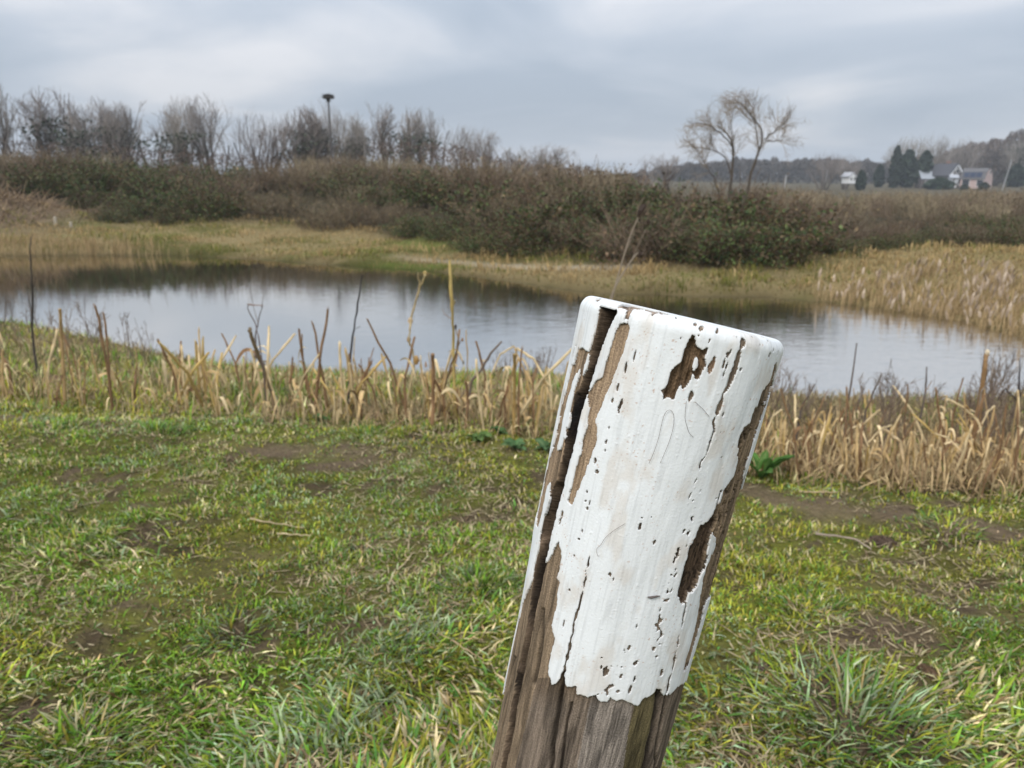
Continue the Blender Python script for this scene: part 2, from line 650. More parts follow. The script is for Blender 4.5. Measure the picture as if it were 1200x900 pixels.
S2 = [(645, 560), (643, 585), (639, 601), (636.5, 604), (640, 580), (642, 568)]
P2 = [(725, 378), (737, 380), (736, 392), (732.5, 403), (728, 420), (722, 434), (715, 448), (706, 472), (697, 492), (701, 507),
      (698, 523), (691, 540), (685, 557), (677, 575), (671, 592), (667, 591), (663, 587.5), (667, 577), (672, 555), (682, 520),
      (687, 500), (691, 478), (688, 466), (697, 446), (703, 443), (708, 425), (716, 402)]
P3 = [(654, 633), (657.5, 643), (657.5, 652), (655, 668), (651, 678), (655, 682), (652, 697), (652.5, 713), (647.5, 733), (650, 748),
      (645, 765), (643, 782), (644, 793), (646, 803), (651, 801), (657, 795), (660, 793), (663, 805), (675, 805), (676, 813),
      (687.5, 817), (700, 815), (703, 823), (712.5, 822), (716, 817), (720, 822), (730, 820), (738, 825), (747, 827), (754, 818),
      (762, 817), (770, 808), (776, 807), (777.5, 815), (782, 815), (788, 811), (797, 803), (804, 799), (850, 799), (850, 960),
      (520, 960), (560, 740), (605, 729), (609, 720), (614, 698), (622, 683), (643, 655), (648, 650)]
P4 = [(808, 397.5), (815, 396), (816, 407.5), (824, 411), (830, 406), (831, 410), (827, 420), (829, 427), (827, 433), (824, 437),
      (817, 447), (812.5, 438), (810, 447), (802, 457), (797.5, 448), (794, 457), (790, 469), (783, 465), (775, 472.5), (778, 462),
      (782, 448), (786, 435), (796, 425), (800, 412)]
P4I = [(812.5, 422), (817.5, 418), (818, 428), (813, 437), (811, 430)]
P5 = [(837.5, 417), (841, 418), (840, 425), (837.5, 433), (833, 441), (830, 435), (832, 427)]
P6 = [(868, 407), (869, 412), (867, 425), (860, 445), (853, 456), (847.5, 463), (847, 470), (842, 486), (837.5, 485), (840, 477),
      (844, 467), (850, 453), (855, 440), (860, 428), (865, 412)]
P6H = [(867, 398), (873, 397), (875, 405), (867, 406)]
P7 = [(910, 423), (908, 428), (902.5, 447), (893, 460), (888, 477), (883, 478), (877, 497), (868, 510), (863, 538), (861, 552),
      (860, 560), (857, 562), (848, 575), (843, 588), (835, 603), (827, 612), (818, 619), (810, 637), (807.5, 638), (803, 657),
      (796, 682), (793, 698), (796, 700), (797, 709), (805, 707), (808, 698), (815, 690), (820, 680), (828, 663), (832, 643),
      (835, 628), (837, 624), (838, 640), (833, 653), (823, 683), (820, 698), (817, 722), (811, 747), (804, 773), (802.5, 789),
      (807, 778), (813, 760), (819, 737), (824, 720), (827, 706), (842, 690), (845, 668), (858, 625), (866, 600), (870, 580),
      (872, 562), (876, 543), (884, 517), (893, 490), (898, 473), (905, 457), (911, 428)]
P8 = [(773, 458), (779, 453), (780, 458), (777, 462)]
P9 = [(733, 372), (736, 358), (740, 357), (763, 362), (784, 368), (782, 371), (760, 366), (742, 362), (737, 372)]
P10 = [(731, 464), (730, 472), (726, 480), (724, 488), (722, 478), (726, 470)]
DARK = [(837, 600), (843, 590), (835, 603), (818, 619), (810, 637), (803, 657), (793, 698), (797, 709), (805, 707), (820, 680), (832, 643), (838, 622), (846, 600)]
SP = [(724, 455, 1.6, 6), (717, 470, 1.6, 4), (713, 502, 1.4, 3), (710, 518, 1.4, 4), (709, 527, 1, 3.5), (697.5, 540, 1.4, 4.5),
      (700, 553, 2.4, 2.6), (688, 577, 1.2, 3), (686, 587, 1.2, 1.5), (691, 590, 1.2, 3.5), (688, 596, 1.6, 2), (685, 604, 1, 3.5),
      (682, 623, 1.4, 3), (678, 632, 1.8, 2), (672, 652, 1, 2.5), (667, 692, 1.4, 2), (657, 608, 1.7, 8), (750, 617, 1.7, 4.2),
      (752, 607, 1.5, 1.2), (767, 635, 1.6, 3.2), (745, 777, 3.6, 4.4), (710, 787, 3.4, 5.5), (705, 771, 1.8, 1.6), (704, 782, 1.4, 3),
      (739, 808, 2.2, 5.5), (724, 811, 2.8, 2), (729, 782, 1.5, 1.5), (728, 793, 1.6, 3), (737.5, 759, 1.8, 3.5), (776, 788, 1.8, 4.2),
      (770, 770, 1.8, 1.8), (822.5, 385, 3.6, 2.8), (841, 388, 2.2, 4), (815, 392, 1.5, 1.8), (810, 465, 2.6, 7), (831, 400, 1.2, 3),
      (868, 434, 1.3, 3.5), (847, 486, 1.4, 3.5), (743, 418, 1.3, 7), (733, 432, 1.5, 8), (746, 735, 1, 4), (763, 606, 1, 1.5),
      (660, 732, .8, 6), (744, 797, 1.5, 4)]
LN = [([(852.5, 412.5), (846, 433)], 1.0), ([(858, 409), (847, 442)], 1.1), ([(842, 480), (837, 493), (836, 507), (832, 518)], 1.5),
      ([(832, 518), (828, 532), (823, 540), (817, 560), (813, 568), (807.5, 587)], .8),
      ([(804, 708), (800, 728), (796, 745), (790, 775), (784, 800), (780, 815)], 1.1),
      ([(692, 647), (687, 668)], .7), ([(687, 668), (684, 690), (677, 716), (671, 740), (667, 760)], 1.6),
      ([(667, 760), (662, 780), (659, 795)], 1.8), ([(846, 575), (838, 600), (836, 606)], .8)]
BAND = [(812, 608), (806, 622), (799, 640), (794, 655), (790, 672), (784, 690), (780, 706), (775, 725), (772, 745), (768, 768)]
BAND2 = [(812, 592), (822, 575), (835, 583)]
ns = np.stack([np.zeros_like(PX)] * 1)[0]
grainf = fbm(wu * 1.5, wh * .55, 141, 3)


def up_to(polys):
    r = np.zeros(PX.shape, bool)
    for q in polys:
        r |= inpoly(QX, QY, q)
    return r & seen


bare = up_to([LEFTB, P2, P3, P4, P5, P6, P6H, P7, P8, P9, P10]) | crack
bare &= ~up_to([S1, S2]) | (crack & (tcr > .35))
bare &= ~(inpoly(QX, QY, P4I) & seen)
lean = .23
for x, y, a, b_ in SP:
    mx_ = (np.abs(PX - x) < 16) & (np.abs(PY - y) < 16)
    dx = QX[mx_] * .25 + PX[mx_] * .75 - x + lean * (PY[mx_] - y)
    dy = PY[mx_] - y
    bare[mx_] |= ((dx / a) ** 2 + (dy / b_) ** 2 < .25 + 1.7 * vn(wu[mx_] * .9, wh[mx_] * .45, 165)) & seen[mx_]
for pts, wd in LN:
    xs = [q[0] for q in pts]
    ys = [q[1] for q in pts]
    mx_ = (PX > min(xs) - 8) & (PX < max(xs) + 8) & (PY > min(ys) - 6) & (PY < max(ys) + 6)
    dd = segdist(PX[mx_] + (vn(wu[mx_] * .4, wh[mx_] * .25, 151) - .5) * 2.5, PY[mx_], pts)
    bare[mx_] |= dd < wd * (.35 + 1.1 * vn(wu[mx_] * .2, wh[mx_] * .3, 161))
for pts, wd, th_ in ((BAND, 7, .605), (BAND2, 7, .66), ([(718, 786), (724, 780)], 14, .70), ([(706, 815), (715, 808)], 9, .58),
                     ([(835, 395), (880, 402)], 13, .76), ([(790, 740), (800, 790)], 11, .78), ([(700, 590), (672, 660)], 12, .82),
                     ([(742, 725), (735, 760)], 7, .71), ([(842, 500), (838, 520)], 7, .72)):
    mx_ = (np.abs(PX - pts[0][0]) < 90) & (np.abs(PY - np.mean([q[1] for q in pts])) < 110) & seen
    dd = segdist(PX[mx_], PY[mx_], pts)
    g = fbm(wu[mx_] * .75 + wh[mx_] * .08, wh[mx_] * .38 - wu[mx_] * .1, 171, 3)
    bare[mx_] |= g > th_ + .25 * (dd / wd) ** 3
capz = np.zeros(HH.shape, bool)
capz[nside + 6:] = True
cxx, cyy = RR * np.sin(TH), RR * np.cos(TH)
# hairline splits of the coat along the grain, and wear along the rounded top edge
hair = (np.abs(fbm(wu * .16 + 40, wh * .012, 173, 3) - .5) < .0035) & (vn(wu * .08, wh * .05, 174) > .62) & seen & (HH < -.012)
hair |= (np.abs(fbm(wu * .10, wh * .22, 176, 3) - .5) < .0022) & (vn(wu * .06, wh * .06, 177) > .66) & seen & (HH > -.05) & (HH < -.006)
bare |= hair
edge_w = np.exp(-((HH + .006) / .006) ** 2)
bare |= seen & (fbm(wu * .55, wh * .5, 178, 4) > .90 - .21 * edge_w)
bare |= capz & (fbm(cxx * 500, cyy * 300, 181, 4) > .66)
# the far side, out of the picture: the same old paint, flaking along the grain
bk = ~seen & ((HH < -.262 + (fbm(wu * .12, wh * .1, 191, 3) - .5) * .05) | (fbm(wu * .12, wh * .02, 195, 4) > .63))
bare |= bk
# depths
depth = np.zeros(HH.shape)
fadeb = sst(-.372, -.35, HH)
dcr = np.where(tcr < .35, sst(0, .35, tcr), np.where(tcr > .93, sst(1.0, .93, tcr), 1.0))
cw = np.interp(PY, [348, 700, 850], [.026, .024, .020])
depth = np.maximum(depth, np.where(crack, dcr * cw, 0) * fadeb)
grain = fbm(wu * .9, wh * .035, 201, 4) - .5
fine = fbm(wu * 1.8, wh * .12, 211, 3) - .5
porous = (inpoly(QX, QY, P7) & seen)
dark = inpoly(QX, QY, DARK) & porous
hole = inpoly(QX, QY, P4) & seen
pit = sst(.54, .68, fbm(wu * .55, wh * .28, 221, 3))
depth += np.where(bare, .0003 + .0007 * (.5 - grain) + .0005 * (.5 - fine), 0)
depth += np.where(porous & ~dark & bare, .0016 * pit, 0) + np.where(dark & bare, .0022, 0)
depth += np.where(hole & bare, .0012 + .0032 * fbm(wu * .35, wh * .16, 231, 3), 0)
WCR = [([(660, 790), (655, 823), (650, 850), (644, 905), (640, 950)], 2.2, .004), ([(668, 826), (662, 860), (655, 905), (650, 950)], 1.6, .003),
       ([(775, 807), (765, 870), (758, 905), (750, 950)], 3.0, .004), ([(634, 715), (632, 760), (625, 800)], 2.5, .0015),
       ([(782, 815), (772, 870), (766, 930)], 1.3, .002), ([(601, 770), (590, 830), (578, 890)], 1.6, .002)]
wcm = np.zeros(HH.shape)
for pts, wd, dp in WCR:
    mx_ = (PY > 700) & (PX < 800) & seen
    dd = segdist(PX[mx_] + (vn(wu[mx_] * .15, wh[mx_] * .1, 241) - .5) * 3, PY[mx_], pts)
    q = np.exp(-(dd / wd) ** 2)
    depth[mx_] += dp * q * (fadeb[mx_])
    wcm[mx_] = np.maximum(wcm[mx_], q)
# crack notch in the top face
thc = math.asin(np.clip((716 - 803) / 118., -1, 1))
lat = RR * np.sin(TH - thc)
rdl = RR * np.cos(TH - thc)
notch = capz & (np.abs(lat) < .0035) & (rdl > .045)
hdrop = np.where(notch, .012, 0)
bare |= notch
# wood colours: weathered, rotten, stained tints, painted crack shade, darker pits and grooves
wc = np.ones(HH.shape + (3,)) * np.array([.185, .140, .100])
wc[up_to([LEFTB, P2])] = (.315, .225, .145)
wc[inpoly(PX, PY, [(560, 600), (662, 600), (655, 690), (646, 800), (655, 830), (590, 960), (520, 960)]) & seen] = (.235, .172, .112)
bot = seen & (PY > 795) & (PX > 612 + (860 - PY) * .25)
kk = sst(800, 835, PY + 12 * (vn(wu * .2, wh * 0, 251) - .5))
wc[bot] = lerp((.135, .098, .066), (.195, .152, .115), kk)[bot]
grn = bot & (np.abs(PX - 757 + (PY - 830) * .22) < 13)
wc[grn] = (.13, .105, .052)
gry = bot & (PX < 742 - (PY - 830) * .15) & (PX > 690 - (PY - 830) * .2)
wc[gry] = lerp((.15, .114, .082), (.265, .225, .19), kk)[gry]
wc[porous] = (.27, .195, .125)
wc[dark] = (.088, .058, .037)
wc[hole] = (.165, .108, .062)
wc[inpoly(PX, PY, P9) & seen] = (.42, .30, .21)
wc[inpoly(PX, PY, P5) & seen] = (.30, .20, .13)
wc[capz] = (.36, .28, .22)
wc[crack] = lerp((.17, .12, .08), (.030, .022, .016), sst(-.1, .16, tcr + .25 * (vn(wu * .3, wh * .05, 255) - .5)))[crack]  # brown left wall, then the crack's deep shade painted in as near-black
wc = wc * (1.05 + 1.1 * grain + .7 * fine)[..., None]
wc[pit * porous > .5] *= .42
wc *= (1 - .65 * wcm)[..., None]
wc *= (1 - .45 * sst(.55, .7, fbm(wu * .22, wh * .03, 261, 3)))[..., None]
wc = np.clip(wc, .012, .6)
Pw = place(RR + lump - depth * (RR > .05) - .0004, HH - hdrop - .0006 * capz)
nr, ncol = HH.shape
jj = np.arange(nr * ncol).reshape(nr, ncol)
nx_ = np.roll(jj, -1, 1)
PF = np.stack([jj[:-1], nx_[:-1], nx_[1:], jj[1:]], -1).reshape(-1, 4)
base = np.array([*(ptop + up * (-ptop[2] / up[2]))])
post = empty('wooden_post', base)
tag(post, 'leaning round wooden post with flaking white paint and a long split, close in front', 'post')
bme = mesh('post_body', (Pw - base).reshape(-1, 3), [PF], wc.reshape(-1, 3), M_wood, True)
ga_ = bme.attributes.new('grain_uv', 'FLOAT_VECTOR', 'POINT')
ga_.data.foreach_set('vector', np.stack([U, HH - np.where(capz, RR, 0), 0 * U], -1).astype(np.float32).ravel())
body = obj('post_body', bme, post)
bf = bare.astype(float)
for _ in range(1):
    bf = (np.roll(bf, 1, 0) + 2 * bf + np.roll(bf, -1, 0)) / 4
    bf = (np.roll(bf, 1, 1) + 2 * bf + np.roll(bf, -1, 1)) / 4
relief = (fbm(wu * .18, wh * .05, 271, 3) - .5) * .0005 + (fbm(wu * .6, wh * .05, 275, 3) - .5) * .00014 + np.maximum(fbm(wu * .8, wh * .7, 281, 2) - .80, 0) * .002
Pp = place(RR + lump + relief, HH + .0002 * capz)
# slide the border vertices of the coat on to the edge line, so that it is not stepped
g0 = (np.roll(bf, -1, 0) - np.roll(bf, 1, 0)) / 2
g1 = (np.roll(bf, -1, 1) - np.roll(bf, 1, 1)) / 2
gg_ = g0 ** 2 + g1 ** 2 + 1e-6
s0, s1 = (.5 - bf) * g0 / gg_, (.5 - bf) * g1 / gg_
near_e = (np.hypot(s0, s1) < .75) & (np.abs(bf - .5) < .4)
d0 = (np.roll(Pp, -1, 0) - np.roll(Pp, 1, 0)) / 2
d1 = (np.roll(Pp, -1, 1) - np.roll(Pp, 1, 1)) / 2
near_e[:2] = near_e[-2:] = False
Pp = np.where(near_e[..., None], Pp + s0[..., None] * d0 + s1[..., None] * d1, Pp)
kf = bf.ravel()[PF].mean(1) < .5
pf = PF[kf]
use = np.unique(pf)
mapi = np.full(nr * ncol, -1)
mapi[use] = np.arange(len(use))
pcx = np.ones(HH.shape + (3,)) * np.array([.80, .815, .815])
dirt = sst(.52, .75, fbm(wu * .10, wh * .05, 291, 4))
pcx = lerp((.745, .765, .765), (.66, .63, .585), dirt * .8)
pcx = pcx * (1 - .12 * sst(.5, .8, fbm(wu * .9, wh * .05, 295, 3)))[..., None]
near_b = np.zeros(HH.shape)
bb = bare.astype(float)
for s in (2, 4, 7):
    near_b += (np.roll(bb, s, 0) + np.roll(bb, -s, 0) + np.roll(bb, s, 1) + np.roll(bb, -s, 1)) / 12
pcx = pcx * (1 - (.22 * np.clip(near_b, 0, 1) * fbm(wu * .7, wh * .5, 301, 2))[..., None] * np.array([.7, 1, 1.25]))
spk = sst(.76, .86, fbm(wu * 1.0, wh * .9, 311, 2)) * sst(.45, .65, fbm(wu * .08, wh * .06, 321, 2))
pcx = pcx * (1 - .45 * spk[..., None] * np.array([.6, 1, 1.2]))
mp_ = bpy.data.materials.new('old_white_paint')
mp_.use_nodes = True
t = mp_.node_tree
b = t.nodes['Principled BSDF']
at = N(t, 'ShaderNodeAttribute', attribute_name='col')
t.links.new(at.outputs['Color'], b.inputs['Base Color'])
b.inputs['Roughness'].default_value = .72
b.inputs['Specular IOR Level'].default_value = .25
co = N(t, 'ShaderNodeTexCoord')
nb = N(t, 'ShaderNodeTexNoise')
nb.inputs['Scale'].default_value = 700
nb.inputs['Detail'].default_value = 4
t.links.new(co.outputs['Object'], nb.inputs['Vector'])
bp = N(t, 'ShaderNodeBump')
bp.inputs['Strength'].default_value = .35
bp.inputs['Distance'].default_value = .0005
t.links.new(nb.outputs['Fac'], bp.inputs['Height'])
t.links.new(bp.outputs[0], b.inputs['Normal'])
Pl = (Pp - base).reshape(-1, 3)[use]
pfm = mapi[pf]
# rim: drop every open edge of the coat down into the wood
ed = np.concatenate([pfm[:, [0, 1]], pfm[:, [1, 2]], pfm[:, [2, 3]], pfm[:, [3, 0]]])
ekey = np.sort(ed, 1)
_, inv, cnt = np.unique(ekey[:, 0].astype(np.int64) * 10 ** 7 + ekey[:, 1], return_inverse=True, return_counts=True)
op = ed[cnt[inv] == 1]
bv = np.unique(op)
inn_ = (place(np.maximum(RR + lump - .0016, 0.0002), HH - .001 * capz) - base).reshape(-1, 3)[use][bv]
bmap = np.full(len(use), -1)
bmap[bv] = len(use) + np.arange(len(bv))
rim = np.stack([op[:, 1], op[:, 0], bmap[op[:, 0]], bmap[op[:, 1]]], -1)
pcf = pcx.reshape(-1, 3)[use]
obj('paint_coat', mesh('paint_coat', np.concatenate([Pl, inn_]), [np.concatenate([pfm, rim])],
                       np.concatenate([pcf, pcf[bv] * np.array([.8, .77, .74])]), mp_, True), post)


# fine hairs stuck to the paint, a seed husk
def post_point(px, py, lift=.0012):
    i = np.argmin((PX - px) ** 2 + (PY - py) ** 2 + (~seen) * 1e6)
    q = (ptop + HH.ravel()[i] * up)
    n = P0.reshape(-1, 3)[i] - q
    n -= (n @ up) * up
    n /= np.linalg.norm(n)
    return P0.reshape(-1, 3)[i] + n * lift


def smooth_path(P, n=24):
    P = np.array(P, float)
    s = np.linspace(0, len(P) - 1, n)
    for _ in range(2):
        Q = np.stack([np.interp(np.linspace(0, len(P) - 1, n), np.arange(len(P)), P[:, c]) for c in range(3)], 1)
        Q[1:-1] = (Q[:-2] + Q[1:-1] * 2 + Q[2:]) / 4
        Q[1:-1] = (Q[:-2] + Q[1:-1] * 2 + Q[2:]) / 4
        P = Q
    return P


hairs = [([(761, 542), (768, 526), (774, 505), (776, 488), (781, 478), (788, 479), (791, 490), (787, 510), (780, 528), (774, 542)], 'long fine hair looped like an arch on the white paint'),
         ([(803, 470), (802, 490), (806, 506), (812, 512)], 'short curved hair on the white paint right of the loop'),
         ([(814, 471), (824, 480), (830, 487)], 'short straight hair below the small dark knot in the paint'),
         ([(733, 613), (720, 620), (709, 630), (705, 638), (699, 643), (702, 652)], 'fine hair lying across the paint low on the left of the post')]
for pts, lb in hairs:
    Q = smooth_path([post_point(*q) for q in pts])
    V, F, _ = tubes(Q[None], np.full((1, len(Q)), .00011), 4)
    c0 = Q.mean(0)
    tag(obj('stray_hair', mesh('stray_hair', V - c0, F, np.broadcast_to((.16, .13, .11), V.shape), M_dry), loc=c0), lb, 'hair', 'hairs stuck to the painted post')
Q = smooth_path([post_point(x, y, .0009) for x, y in ((758, 699), (763, 699.5), (768, 698.5), (772.5, 697.5))], 10)
V, F, _ = tubes(Q[None], np.array([[.0002, .0005, .0006, .0007, .0007, .0006, .0006, .0005, .0004, .0002]]), 6)
tag(obj('seed_husk', mesh('seed_husk', V - Q[4], F, np.broadcast_to((.12, .10, .09), V.shape), M_dry), loc=Q[4]),
    'tiny dark seed husk stuck crosswise on the white paint', 'seed')


# ------------------------------------------------------------------ grass
def blades(x, y, z, L, W, az, lean, curl, C, g, tipc=1.05):
    n = len(x)
    d = np.stack([np.cos(az), np.sin(az), np.zeros(n)], 1)
    s = np.stack([-np.sin(az), np.cos(az), np.zeros(n)], 1)
    zz = np.array([0, 0, 1.])
    B = np.stack([x, y, z - .004], 1)
    a1 = lean
    a2 = lean + curl
    M1 = B + (d * np.sin(a1)[:, None] + zz * np.cos(a1)[:, None]) * (L * .5)[:, None]
    T = M1 + (d * np.sin(a2)[:, None] + zz * np.cos(a2)[:, None]) * (L * .5)[:, None]
    T[:, 2] = np.maximum(T[:, 2], z + .002)
    w = (W * .5)[:, None] * s
    V = np.stack([B - w * .8, B + w * .8, M1 + w, M1 - w, T], 1).reshape(-1, 3)
    i = np.arange(n) * 5
    q = np.stack([i, i + 1, i + 2, i + 3], 1)
    tr = np.stack([i + 3, i + 2, i + 4], 1)
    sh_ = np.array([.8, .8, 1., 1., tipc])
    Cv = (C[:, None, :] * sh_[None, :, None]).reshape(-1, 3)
    return V, [q, tr], Cv


GREENS = np.array([(.135, .235, .024), (.20, .262, .030), (.305, .295, .04), (.108, .21, .046), (.285, .345, .185), (.52, .44, .24), (.32, .225, .10)])


def grass_cols(n, x, y, g, wts):
    a = fbm(x * 1.2, y * 1.2, 401, 3)
    b = fbm(x * 2.5, y * 2.5, 411, 3)
    w = np.tile(np.array(wts, float), (n, 1))
    w[:, 0] *= .3 + 2.2 * sst(.5, .65, a)
    w[:, 1] *= 1.
    w[:, 2] *= .2 + 2.8 * sst(.5, .36, a)
    w[:, 4] *= .3 + 2.5 * sst(.5, .65, b)
    w[:, 5] *= .4 + 2 * sst(.55, .4, b)
    cw_ = np.cumsum(w, 1)
    cw_ /= cw_[:, -1:]
    k = (g.random(n)[:, None] > cw_).sum(1)
    pt = .72 + .84 * fbm(x * 3.5, y * 4.5, 415, 3)
    C = GREENS[np.minimum(k, 6)] * g.choice([.5, .8, 1.05, 1.35, 1.75], (n, 1), p=[.2, .25, .25, .2, .1]) * g.uniform(.85, 1.15, (n, 1)) * pt[:, None]
    return C * g.uniform(.9, 1.1, (n, 3)), k


def scatter(n, ylo, yhi, g, margin=.6, pw=1.0):
    y = ylo + (yhi - ylo) * g.random(n) ** pw
    hw = .66 * y + margin
    return g.uniform(-1, 1, n) * hw, y


g = np.random.default_rng(11)
parts = []
# low moss-like turf: very short, dense blades
x, y = scatter(330000, 1.05, 4.7, g, pw=1.0)
tfv, pth = turf(x, y)
tuft = sst(.34, .6, fbm(x * 13, y * 17, 427, 2))
keep = (g.random(len(x)) < (.10 + .90 * tfv) * (.25 + .75 * tuft)) & (y < yfront(x) + .3)
x, y, tfv, tuft = x[keep], y[keep], tfv[keep], tuft[keep]
z = terrain(x, y)[0]
C, kcol = grass_cols(len(x), x, y, g, (1.3, 1.5, 1.5, .9, .7, .65, .45))
L = g.uniform(.010, .027, len(x)) * (.4 + .3 * tfv + .5 * tuft + .5 * sst(.45, .7, fbm(x * 5, y * 6, 425, 2)))
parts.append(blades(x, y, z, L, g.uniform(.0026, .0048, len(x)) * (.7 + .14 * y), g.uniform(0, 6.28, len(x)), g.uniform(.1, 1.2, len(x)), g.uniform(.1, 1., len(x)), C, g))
# longer matted blades, thickest along the front of the picture
x, y = scatter(85000, 1.05, 4.5, g, pw=1.5)
lush = fbm(x * 1.3 + 5, y * 1.6, 421, 3)
front = sst(2.35, 1.75, y + .35 * (vn(x * 1.2, y * 1.2, 431) - .5) + .15 * np.maximum(x, 0))
pr = np.clip(.75 * sst(.52, .68, lush) + .8 * front, .02, 1) * (.25 + .75 * turf(x, y)[0])
keep = (g.random(len(x)) < pr) & (y < yfront(x) + .1)
x, y, front, lush = x[keep], y[keep], front[keep], lush[keep]
z = terrain(x, y)[0]
C, kcol = grass_cols(len(x), x, y, g, (1.3, 1.2, .6, 1.0, 1.7, .75, .4))
L = g.uniform(.025, .068, len(x)) * (.65 + .5 * np.maximum(front, sst(.5, .7, lush)))
flow = 6.28 * fbm(x * .8, y * .8, 441, 2) * 1.6 + g.normal(0, .9, len(x))
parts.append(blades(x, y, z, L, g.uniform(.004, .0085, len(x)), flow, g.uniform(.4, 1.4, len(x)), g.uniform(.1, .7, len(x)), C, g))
# dead straw litter
x, y = scatter(36000, 1.05, 4.7, g, pw=1.25)
keep = g.random(len(x)) < sst(.42, .62, fbm(x * 2.2, y * 2.2, 451, 3)) + .1
x, y = x[keep], y[keep]
z = terrain(x, y)[0] + .008
C = lerp((.17, .115, .065), (.60, .49, .30), g.random(len(x)) ** 1.2)
parts.append(blades(x, y, z, g.uniform(.018, .06, len(x)), g.uniform(.002, .0055, len(x)), g.uniform(0, 6.28, len(x)), g.uniform(1.2, 1.52, len(x)), g.uniform(-.2, .2, len(x)), C, g))
V, F, C = join(parts)
tag(obj('short_grass', mesh('short_grass', V, F, C, M_grass)), 'patchy short green turf with straw and bare mud in front of the pond', 'grass', kind='stuff')

# rank grass sloping from the stalk row to the water
x, y = scatter(75000, 2.6, 10.8, g, margin=1.5)
sdv = terrain(x, y, False)[1]
keep = (y > yfront(x) + g.uniform(-.25, .35, len(x))) & (sdv > .02) & terrain(x, y, False)[2]
x, y = x[keep], y[keep]
z = terrain(x, y)[0]
mixn = fbm(x * 1.2, y * 1.5, 461, 3)
C1, _ = grass_cols(len(x), x, y, g, (.8, 1.2, 1., .4, .2, .8, .4))
C2 = lerp((.23, .165, .085), (.5, .40, .21), g.random(len(x)))
right = sst(.6, 2.2, x)
isdry = g.random(len(x)) < np.clip(.3 + .45 * sst(.45, .62, mixn) + .5 * right, 0, .92)
C = np.where(isdry[:, None], C2, C1)
C *= (1 - .3 * right * g.random(len(x)))[:, None]
sc_ = .8 + .08 * y
L = g.uniform(.05, .15, len(x)) * (1 + .1 * right)
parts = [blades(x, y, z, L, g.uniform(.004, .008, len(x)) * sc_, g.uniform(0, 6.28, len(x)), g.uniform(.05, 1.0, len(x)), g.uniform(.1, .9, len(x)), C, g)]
V, F, C = join(parts)
C = C * .9
tag(obj('rank_grass', mesh('rank_grass', V, F, C, M_grass)), 'straw and olive rank grass on the slope between dry stalks and pond', 'grass', kind='stuff')


# tussocks one can point at
def tussock_mesh(seed, n, rad_, hgt, wts):
    g = np.random.default_rng(seed)
    r = rad_ * np.sqrt(g.random(n))
    a = g.uniform(0, 6.28, n)
    x, y = r * np.cos(a), r * np.sin(a)
    C, _ = grass_cols(n, x * 0 + seed, y * 0, g, wts)
    L = g.uniform(.5, 1.15, n) * hgt * (1.1 - .4 * r / rad_)
    az = a + g.normal(0, .7, n)
    C = C * .74
    V, F, C = blades(x, y, np.full(n, -.01), L, g.uniform(.0035, .0065, n), az, g.uniform(.1, .7, n) + .45 * r / rad_, g.uniform(.2, .9, n), C, g)
    return mesh('grass_tussock', V, F, C, M_grass)


tus = [((990, 845), .23, .13, 900, 'broad dark green grass tussock low on the right of the post'),
       ((275, 742), .10, .075, 380, 'small dark green grass tussock beside a bare mud patch on the left'),
       ((560, 690), .11, .085, 420, 'bright green grass tussock just left of the post'),
       ((85, 640), .20, .075, 620, 'wide pale green grass tussock near the left edge'),
       ((945, 715), .12, .07, 380, 'small fresh green grass tussock right of the post halfway up the turf'),
       ((60, 505), .18, .07, 420, 'low grass tussock at the left edge in front of the dry stalks'),
       ((180, 508), .17, .08, 460, 'rounded dark green grass tussock in front of the left stalks'),
       ((665, 0), 0, 0, 0, ''),
       ((430, 512), .14, .07, 360, 'green grass tussock at the foot of the middle stalks'),
       ((225, 762), .07, .05, 200, 'tiny bright grass tussock in front of the small dark tussock'),
       ((1105, 625), .12, .07, 300, 'green grass tussock below the stalks at the right edge'),
       ((400, 865), .13, .10, 420, 'long pale bladed grass tussock at the bottom left of the post'),
       ((90, 885), .12, .10, 420, 'straw flecked grass tussock in the bottom left corner'),
       ((1160, 770), .10, .08, 300, 'bluish grass tussock beside a brown clod at the right edge')]
for i, ((px, py), r_, h_, n_, lb) in enumerate(tus):
    if not n_: continue
    q = gpt(px, py)
    wts = [(1.8, .9, .2, 1.2, .7, .15, .05), (1.6, 1.2, .4, 1.3, .5, .15, .1), (1., 1., .5, .8, 1.6, .5, .2)][0 if i in (0, 1, 6) else (2 if i in (3, 11, 12, 13) else 1)]
    o = tag(obj('grass_tussock', tussock_mesh(500 + i, n_, r_, h_, wts), loc=q), lb, 'grass tussock', 'grass tussocks in the turf')


# ------------------------------------------------------------------ broad-leaved weeds
def leaf_mesh(L, W, droop, g, c0, c1, K=7):
    t_ = np.linspace(0, 1, K)
    wv = W * np.sin(np.pi * np.clip(t_ * .93 + .07, 0, 1)) ** .75 * .5
    ang = .9 - droop * t_
    zc_ = np.concatenate([[0], np.cumsum(np.sin(ang[:-1]) * L / (K - 1))])
    xc = np.concatenate([[0], np.cumsum(np.cos(ang[:-1]) * L / (K - 1))])
    rows = []
    for s in (-1, -.5, 0, .5, 1):
        rows.append(np.stack([xc, s * wv, zc_ + abs(s) * wv * .5 + .004 * np.sin(t_ * 20 + s * 5) * (abs(s) > .6)], 1))
    V = np.stack(rows, 1).reshape(-1, 3)
    ix = np.arange(K * 5).reshape(K, 5)
    F = np.stack([ix[:-1, :-1], ix[:-1, 1:], ix[1:, 1:], ix[1:, :-1]], -1).reshape(-1, 4)
    C = np.tile(np.array([c0]), (K * 5, 1)) * g.uniform(.85, 1.15, (K * 5, 1))
    C.reshape(K, 5, 3)[:, 2] = c1
    return V, F, C


